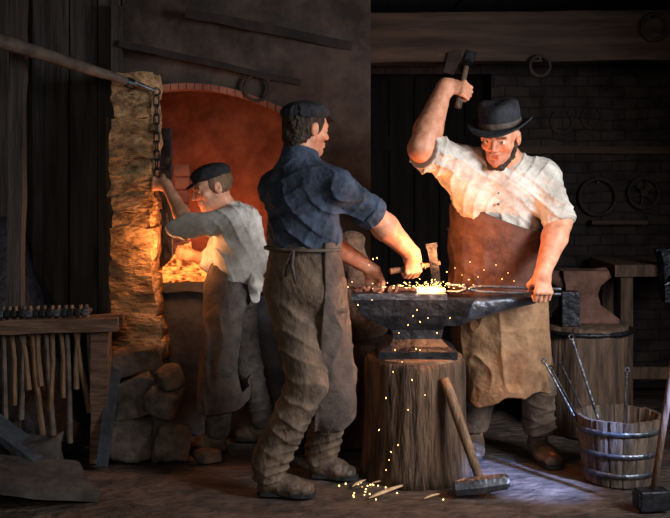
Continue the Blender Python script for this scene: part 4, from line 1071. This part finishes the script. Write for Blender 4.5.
# ------------------------------------------------------------------ 2. the mate in the blue shirt, seen from behind
def mate():
    bf = nrm(V(.55, .83, 0)); br = np.cross(bf, V(0, 0, 1))
    shR, shL = J(336, 186, 4.37), J(277, 189, 4.56)
    neck = J(299, 160, 4.46); chest = J(303, 200, 4.47); waist = J(304, 248, 4.48); pel = J(303, 280, 4.49)
    hipR, hipL = J(322, 290, 4.46), J(291, 290, 4.50)
    heelL, toeL = V(-.335, 4.44, 0), V(-.075, 4.40, 0)
    heelR, toeR = V(-.110, 4.70, 0), V(.110, 4.645, 0)
    knL, knR = J(308, 382, 4.40), J(338, 378, 4.58)
    ankL, ankR = heelL+V(.055, 0, .10), heelR+V(.055, 0, .10)
    hd = Head(J(307, 128, 4.47), V(.80, .60, -.12), V(0.08, 0.05, 1), 1.0)
    elR = J(373, 215, 4.50)
    base = V(-.16, 4.5, 0)
    S = SDF(); hd.build(S, neck+V(0, 0, -.01), (.056, .064))
    S.ecap(chest+V(0, 0, .04), waist, (.160, .105), (.140, .10), br, k=.05); S.ecap(waist, pel, (.14, .10), (.150, .115), br, k=.05)
    S.cap(shR, shL, .058, .058, k=.05); S.cap(neck, chest, .07, .09, k=.05)
    WR, _, _ = hand(S, CH, ge, V(.38, .25, -.88), True, 1.04)
    arm(S, shR, elR, WR, (.060, .054, .060, .038))
    elL = J(318, 236, 4.72)
    WL, _, _ = hand(S, V(.175, AY+.008, AT+.020), V(1, -.09, -.05), V(.45, .1, -.75), False, 1.02)
    arm(S, shL, elL, WL, (.058, .046, .048, .031))
    for h_, k_, a_, he, to in ((hipR, knR, ankR, heelR, toeR), (hipL, knL, ankL, heelL, toeL)):
        S.cap(h_, k_, .082, .056, k=.04); S.cap(k_, a_, .056, .040, k=.03); S.cap(a_, a_*V(1, 1, 0)+V(0, 0, .045), .040, .034, k=.02); S.cap(a_*V(1, 1, 0)+V(0, 0, .045), to+nrm(he-to)*.05+V(0, 0, .033), .032, .024, k=.03)
    S.disp.append(lambda P: (noise3(P*38, 8)-.5)*.0025)
    body = sdf_obj('person', S, .0042, M['skin'], None, base, hd.paint(1))
    tag(body, 'man in slate blue shirt seen from behind, holding the chisel on the anvil', 'person')
    S = SDF()
    S.ecap(chest+V(0, 0, .03), waist+V(0, 0, .05), (.184, .128), (.168, .125), br, k=.05); S.ecap(waist+V(0, 0, .05), waist+V(0, 0, -.04), (.168, .125), (.150, .115), br, k=.03)
    S.cap(shR, shL, .060, .062, k=.05); S.cap(neck+V(0, 0, -.012), chest, .080, .10, k=.06); S.cap(neck+V(0, 0, -.035), shR, .062, .066, k=.05); S.cap(neck+V(0, 0, -.035), shL, .062, .066, k=.05)
    cuR = shR+(elR-shR)*.90; dR = nrm(elR-shR)
    S.cap(shR, cuR, .069, .066, k=.03); S.cap(cuR, cuR+dR*.08, .07, .068, k=.02); S.cut(cuR+dR*.02, dR, k=.015)
    mL = shL+(elL-shL)*.95; S.cap(shL, mL, .074, .066, k=.03)
    S.disp.append(lambda P: creases(P, br*.75+V(0, 0, .65), .060, .017, 111)+creases(P, br*.5+V(0, 0, -.85), .045, .012, 112)+creases(P, dR+V(0, .2, .2), .030, .009, 113))
    S.cut(waist+V(0, 0, -.02), (0, 0, -1), k=.004)
    sh = sdf_obj('shirt', S, .005, M['blue'], body)
    S = SDF(); c = cuR; S.cap(c-dR*.028, c+dR*.024, .078, .080, k=.01); S.cut(c+dR*.028, dR, k=.01); S.cut(c-dR*.034, -dR, k=.01)
    S.fn(lambda P: -(SDF().cap(c-dR*.1, c+dR*.1, .056, .056)(P)), .006, 'i'); S.disp.append(lambda P: creases(P, V(.5, .3, .8), .022, .009, 115)); sdf_obj('cuff', S, .0045, M['blue'], sh)
    S = SDF(); cN = neck+V(.008, 0, .034); S.ecap(cN+V(-.006, 0, -.04), cN+V(0, 0, .016), (.092, .088), (.079, .077), br, k=.01); S.cut(cN+V(0, 0, .022), V(.25, .15, 1), k=.01); S.cut(cN+V(0, 0, -.045), (0, 0, -1), k=.01)
    S.fn(lambda P: -(SDF().ecap(cN+V(0, 0, -.06), cN+V(0, 0, .06), (.066, .064), (.066, .064), br)(P)), .005, 'i'); sdf_obj('collar', S, .0045, M['blue'], sh)
    S = SDF(); S.ecap(waist+V(0, 0, -.0), pel, (.165, .128), (.172, .142), br, k=.04)
    S.cap(hipL, knL, .118, .088, k=.05); S.cap(knL, ankL+V(.0, 0, .05), .088, .080, k=.03); S.cap(ankL+V(0, 0, .06), ankL+V(-.012, 0, -.03), .08, .072, k=.02)
    S.cap(hipR, knR, .108, .082, k=.05); S.cap(knR, ankR+V(.0, 0, .05), .082, .078, k=.03); S.cap(ankR+V(0, 0, .06), ankR+V(-.01, 0, -.03), .078, .07, k=.02)
    S.cut(V(0, 0, .055), (0, 0, -1), k=.012)
    S.disp.append(lambda P: creases(P, V(.45, .1, 1), .065, .014, 121)+creases(P, V(-.3, .1, 1), .036, .013, 122)*np.clip(1.7-P[:, 2]*3, .3, 1.4)+creases(P, V(1, .2, .1), .05, .010, 123))
    tr = sdf_obj('trousers', S, .0055, M['trouser'], body)
    for he, to in ((heelR, toeR), (heelL, toeL)):
        S = SDF(); shoe(S, he, to, .07, .046); S.disp.append(lambda P: folds(P, (20, 20, 26), .004, 125)); bo = sdf_obj('shoe', S, .005, M['boot'], body)
        bm = B(); sole(bm, he, to, .048); obj('sole', bm, M['black_felt'], bo)
    def skirt(o):
        S = SDF(); S.ecap(waist+V(0, 0, .02), pel, (.168+o, .130+o), (.172+o, .142+o), br, k=.03)
        S.ecap(pel, V(-.045, 4.56, .34), (.172+o, .142+o), (.14+o, .12+o), br, k=.03)
        S.disp.append(lambda P: folds(P, (11, 11, 2.2), .012, 131)*np.clip((1.2-P[:, 2])*2.5, .3, 1.3)); return S
    S = skirt(.012); inn = skirt(.002); S.fn(lambda P: -inn(P), .002, 'i'); S.cut(waist+bf*.02, -(bf*.8+br*.45), k=.004); S.cut(waist+V(0, 0, .035), (0, 0, 1), k=.006)
    S.fn(lambda P: (.30+.08*(noise3(P*np.array((9, 9, 1), np.float32), 133)-.5)-P[:, 2]), .004, 'i')
    ap = sdf_obj('apron', S, .0045, M['apron_dark'], body)
    bm = B(); pts = [waist+V(0, 0, .0)+(br*math.cos(a)*.183+bf*math.sin(a)*.148) for a in np.linspace(-math.pi, .1, 30)]
    tube(bm, pts, .008, 8)
    p0 = waist-bf*.15; tube(bm, [p0+br*.05, p0+br*.058+V(0, 0, -.06)-bf*.02, p0+br*.07+V(0, 0, -.14)-bf*.01], [.008, .007, .006], 6); tube(bm, [p0+br*.05, p0+br*.03+V(0, 0, -.05)-bf*.02, p0+br*.02+V(0, 0, -.11)-bf*.012], [.008, .007, .006], 6)
    obj('apron_string', bm, M['apron_dark'], ap, smooth='all')
    L = hd.L; A = (hd.r, hd.f, hd.u); S = SDF()
    S.ell(L(0, -.020, .024), A, (.0825, .100, .088), k=.01); S.ell(L(0, -.055, -.045), A, (.064, .055, .06), k=.03); S.fn(lambda P: (lambda q: np.maximum(q[:, 1]-.040-.2*q[:, 2]+.5*np.clip(-q[:, 2]-.0, 0, .1), -(q[:, 2]+.098)))(hd.loc(P)), .004, 'i')
    for x in (-1, 1): S.fn(lambda P, q=L(.082*x, -.008, -.008): -(np.linalg.norm(P-q, axis=1)-.027), .005, 'i')
    S.disp.append(lambda P: folds(P, (45, 45, 30), .007, 141)); sdf_obj('hair', S, .0035, M['hair'], body)
    S = SDF(); cu = nrm(hd.u-hd.f*.12); c = L(0, -.020, .050)
    S.ell(c+cu*.016, (hd.r, hd.f, cu), (.093, .112, .050), k=.01); S.cut(c-cu*.022, -cu, k=.01)
    S.disp.append(lambda P: folds(P, (26, 26, 26), .006, 142)+folds(P, (60, 60, 60), .003, 143)); cp = sdf_obj('cap', S, .004, M['black_felt'], body)
    S = SDF(); S.ell(L(0, .085, .058), (hd.r, nrm(hd.f-.25*hd.u), nrm(hd.u+.25*hd.f)), (.062, .050, .007)); sdf_obj('visor', S, .0035, M['black_felt'], cp)
mate()

# ------------------------------------------------------------------ 3. the boy on the bellows chain
def boy():
    bf = nrm(V(-.93, .36, 0)); br = np.cross(bf, V(0, 0, 1)); k8 = .86
    shL, shR = J(233, 221, 5.05), J(231, 221, 5.30)
    neck = J(226, 211, 5.17); chest = J(236, 232, 5.18); waist = J(236, 270, 5.20); pel = J(234, 288, 5.20)
    hipL, hipR = J(229, 297, 5.13), J(238, 297, 5.28)
    heelL, toeL = V(-.545, 5.08, 0), V(-.755, 5.11, 0)
    heelR, toeR = V(-.335, 5.30, 0), V(-.54, 5.34, 0)
    knL, knR = J(222, 372, 5.07), J(248, 368, 5.26)
    ankL, ankR = heelL+V(-.045, 0, .09), heelR+V(-.045, 0, .09)
    hd = Head(J(212, 187, 5.13), V(-.90, -.34, -.30), V(-.30, -.08, 1), .97)
    elL = J(188, 226, 5.02); chC = J(158, 184, 5.185); base = V(-.53, 5.18, 0)
    S = SDF(); hd.build(S, neck, (.048, .052))
    S.ecap(chest+V(0, 0, .03), waist, (.128, .088), (.118, .088), br, k=.05); S.ecap(waist, pel, (.118, .088), (.125, .098), br, k=.05)
    S.cap(shR, shL, .046, .046, k=.04); S.cap(neck, chest, .055, .08, k=.05)
    WL, _, _ = hand(S, chC, V(.06, 0, 1), V(-.93, .32, .2), False, .88, .012)
    arm(S, shL, elL, WL, (.047, .038, .040, .026))
    elR = J(212, 262, 5.34); rb = V(-.80, 5.34, .985)
    WR, _, _ = hand(S, rb, V(-.15, .2, -.97), V(-.9, .1, .1), True, .86, .008)
    arm(S, shR, elR, WR, (.046, .038, .040, .026))
    for h_, k_, a_, he, to in ((hipR, knR, ankR, heelR, toeR), (hipL, knL, ankL, heelL, toeL)):
        S.cap(h_, k_, .068, .047, k=.04); S.cap(k_, a_, .047, .035, k=.03); S.cap(a_, a_*V(1, 1, 0)+V(0, 0, .04), .035, .03, k=.02); S.cap(a_*V(1, 1, 0)+V(0, 0, .04), to+nrm(he-to)*.045+V(0, 0, .03), .03, .022, k=.03)
    body = sdf_obj('person', S, .0042, M['skin_pale'], None, base, hd.paint(0))
    tag(body, 'boy in black cap and pale shirt pulling the bellows chain beside the forge', 'person')
    S = SDF()
    S.ecap(chest+V(0, 0, .03)-bf*.014, waist+V(0, 0, .05)-bf*.03, (.160, .118), (.160, .130), br, k=.05); S.ecap(waist+V(0, 0, .05)-bf*.03, waist+V(0, 0, -.02), (.16, .13), (.135, .106), br, k=.03)
    S.cap(shR, shL, .062, .062, k=.05); S.cap(neck+V(.01, 0, -.015), chest, .066, .10, k=.05)
    dL = nrm(elL-shL); cuL = shL+dL*(np.linalg.norm(elL-shL)*.92)
    S.cap(shL, elL, .070, .056, k=.04); S.cap(elL, elL+dL*.06, .056, .052, k=.02); S.cap(elL, elL+(WL-elL)*.18, .058, .054, k=.03)
    S.cap(shR, elR, .068, .056, k=.04); S.cap(elR, elR+(WR-elR)*.25, .054, .05, k=.03)
    w2 = nrm(WL-elL)
    S.fn(lambda P: np.minimum((P-(elL+w2*.045))@w2, .05-(elL[0]+.01-P[:, 0])*0-((P-elL)@V(0, 1, 0)*0)) if False else (P-(elL+w2*.045))@w2-np.clip((np.linalg.norm(P-elL, axis=1)-.13)*9, 0, 9), .01, 'i')
    S.disp.append(lambda P: creases(P, V(.75, .3, .5), .042, .017, 211)+creases(P, V(.8, .2, -.5), .030, .010, 212))
    sh = sdf_obj('shirt', S, .0048, M['boyshirt'], body)
    S = SDF(); cN = neck+V(.004, 0, .012); S.ecap(cN+V(0, 0, -.026), cN+V(-.006, 0, .014), (.070, .07), (.064, .062), br, k=.01); S.cut(cN+V(0, 0, .016), V(-.3, 0, 1), k=.008); S.cut(cN+V(0, 0, -.026), V(.3, 0, -1), k=.008)
    S.fn(lambda P: -(SDF().ecap(cN+V(.01, 0, -.06), cN+V(-.02, 0, .06), (.054, .052), (.054, .052), br)(P)), .005, 'i'); sdf_obj('collar', S, .0042, M['boyshirt'], sh)
    S = SDF()                                   # shirt tail knotted at the back
    kn = waist-bf*.125+br*-.06+V(0, 0, .0); S.sph(kn, .028); S.cap(kn, kn+V(.02, -.02, -.06), .022, .034, k=.02); S.cap(kn+V(.02, -.02, -.06), kn+V(.012, -.01, -.13), .034, .022, k=.02); S.cap(kn, kn+V(.045, 0, -.07), .02, .026, k=.02)
    S.disp.append(lambda P: folds(P, (24, 24, 9), .009, 213)); sdf_obj('shirt_tail', S, .0042, M['boyshirt'], sh)
    S = SDF(); S.ecap(waist+V(0, 0, -.02), pel, (.135, .105), (.140, .115), br, k=.04)
    S.cap(hipL, knL, .090, .070, k=.05); S.cap(knL, ankL+V(0, 0, .03), .07, .064, k=.03); S.cap(hipR, knR, .092, .072, k=.05); S.cap(knR, ankR+V(0, 0, .02), .072, .064, k=.03)
    S.cut(V(0, 0, .075), (0, 0, -1), k=.012); S.disp.append(lambda P: creases(P, V(.4, .1, 1), .055, .013, 221)+creases(P, V(-.3, .1, 1), .034, .010, 222))
    sdf_obj('trousers', S, .005, M['trouser_dark'], body)
    for he, to in ((heelR, toeR), (heelL, toeL)):
        S = SDF(); shoe(S, he, to, .06, .038); S.disp.append(lambda P: folds(P, (20, 20, 26), .004, 225)); bo = sdf_obj('shoe', S, .0048, M['boot'], body)
        bm = B(); sole(bm, he, to, .040); obj('sole', bm, M['black_felt'], bo)
    def skirt(o):
        S = SDF(); S.ecap(waist+V(0, 0, .02), pel, (.140+o, .112+o), (.155+o, .130+o), br, k=.03)
        S.ecap(pel, J(221, 420, 5.12), (.155+o, .130+o), (.150+o, .10+o), br, k=.03)
        S.disp.append(lambda P: folds(P, (11, 11, 2.2), .010, 231)*np.clip((1.0-P[:, 2])*2.5, .3, 1.3)); return S
    S = skirt(.012); inn = skirt(.002); S.fn(lambda P: -inn(P), .002, 'i'); S.cut(waist-bf*.03, nrm(-bf+V(0, 0, .10)), k=.004); S.cut(waist+V(0, 0, .035), (0, 0, 1), k=.006)
    S.fn(lambda P: (.20+.06*(noise3(P*np.array((9, 9, 1), np.float32), 233)-.5)+1.6*(P[:, 0]+.60)**2-P[:, 2]), .004, 'i')
    ap = sdf_obj('apron', S, .0045, M['apron_dark'], body)
    bm = B(); pts = [waist+(br*math.cos(a)*.150+bf*math.sin(a)*.122) for a in np.linspace(-math.pi, math.pi, 40)]
    tube(bm, pts, .008, 8); obj('apron_string', bm, M['pole'], ap, smooth='all')
    L = hd.L; A = (hd.r, hd.f, hd.u); S = SDF()
    S.ell(L(0, -.020, .022), A, (.079, .095, .083), k=.01); S.fn(lambda P: (lambda q: np.maximum(q[:, 1]-.030+.5*np.clip(-q[:, 2], 0, .1), -(q[:, 2]+.070)))(hd.loc(P)), .004, 'i')
    for x in (-1, 1): S.fn(lambda P, q=L(.082*x, -.008, -.008): -(np.linalg.norm(P-q, axis=1)-.025), .005, 'i')
    S.disp.append(lambda P: folds(P, (60, 60, 30), .004, 241)); sdf_obj('hair', S, .0035, M['wood'], body)
    S = SDF(); c = L(0, -.012, .055); cu = nrm(hd.u-hd.f*.02)
    S.ell(c+cu*.012, (hd.r, hd.f, cu), (.086, .104, .050), k=.01); S.cut(c-cu*.018, -cu, k=.008); S.disp.append(lambda P: folds(P, (12, 12, 12), .005, 242)); cp = sdf_obj('cap', S, .004, M['black_felt'], body)
    S = SDF(); S.ell(L(0, .098, .040), (hd.r, nrm(hd.f-.35*hd.u), nrm(hd.u+.35*hd.f)), (.058, .040, .006)); sdf_obj('visor', S, .0035, M['black_felt'], cp)
boy()

# ================================================================== LIGHT
def point(name, loc, col, w, r):
    l = bpy.data.lights.new(name, 'POINT'); l.color = col; l.energy = w; l.shadow_soft_size = r
    o = bpy.data.objects.new(name, l); C.objects.link(o); o.location = Vector(loc); return o
def area(name, loc, aim, col, w, sx, sy, spread=180):
    l = bpy.data.lights.new(name, 'AREA'); l.shape = 'RECTANGLE'; l.size = sx; l.size_y = sy; l.color = col; l.energy = w; l.spread = R(spread)
    o = bpy.data.objects.new(name, l); C.objects.link(o); o.location = Vector(loc)
    o.rotation_euler = (Vector(aim)-Vector(loc)).to_track_quat('-Z', 'Y').to_euler(); return o
point('forge_fire_light', (-.84, 5.98, .98), (1, .32, .12), 9, .10)
point('boy_fill_light', (-.85, 5.11, 1.05), (1, .40, .14), 6.5, .08)  # added warm lamp in the air off the hearth, brightens boy and pillar
point('hot_iron_light', (.50, AY-.20, AT+.17), (1, .36, .12), 12, .06)
area('window_daylight', (2.40, 2.85, 1.75), (.6, 4.8, .75), (.92, .95, 1.0), 34, 1.1, 1.0, 90)
area('front_fill', (-.9, -.3, 2.1), (-.9, 5, .9), (1.0, .92, .80), 14, 1.6, 1.2, 120)  # added soft fill from behind the camera for the pillar and backs
l = bpy.data.lights.new('floor_patch_spot', 'SPOT'); l.color = (.26, .42, 1.0); l.energy = 3600; l.spot_size = R(11); l.spot_blend = .9; l.shadow_soft_size = .03  # added blue spot that makes the cool patch on the floor
o = bpy.data.objects.new('floor_patch_spot', l); C.objects.link(o); o.location = (2.40, 2.75, 2.05); o.rotation_euler = (Vector((.86, 4.66, 0))-o.location).to_track_quat('-Z', 'Y').to_euler()
w = bpy.data.worlds.new('World'); SC.world = w; w.use_nodes = True
w.node_tree.nodes['Background'].inputs[0].default_value = (.55, .62, .80, 1)
w.node_tree.nodes['Background'].inputs[1].default_value = .03

# ================================================================== CAMERA
cam = bpy.data.cameras.new('camera'); co = bpy.data.objects.new('camera', cam); C.objects.link(co)
co.location = (0, 0, CZ); co.rotation_euler = (R(90), 0, 0)
cam.sensor_width = 36; cam.sensor_fit = 'HORIZONTAL'; cam.lens = 36*F/670; cam.shift_y = -(259-HY)/670; cam.clip_start = .05
SC.camera = co
SC.view_settings.view_transform = 'Standard'; SC.view_settings.look = 'None'; SC.view_settings.gamma = 1; SC.view_settings.exposure = 0
SC.view_settings.use_curve_mapping = False
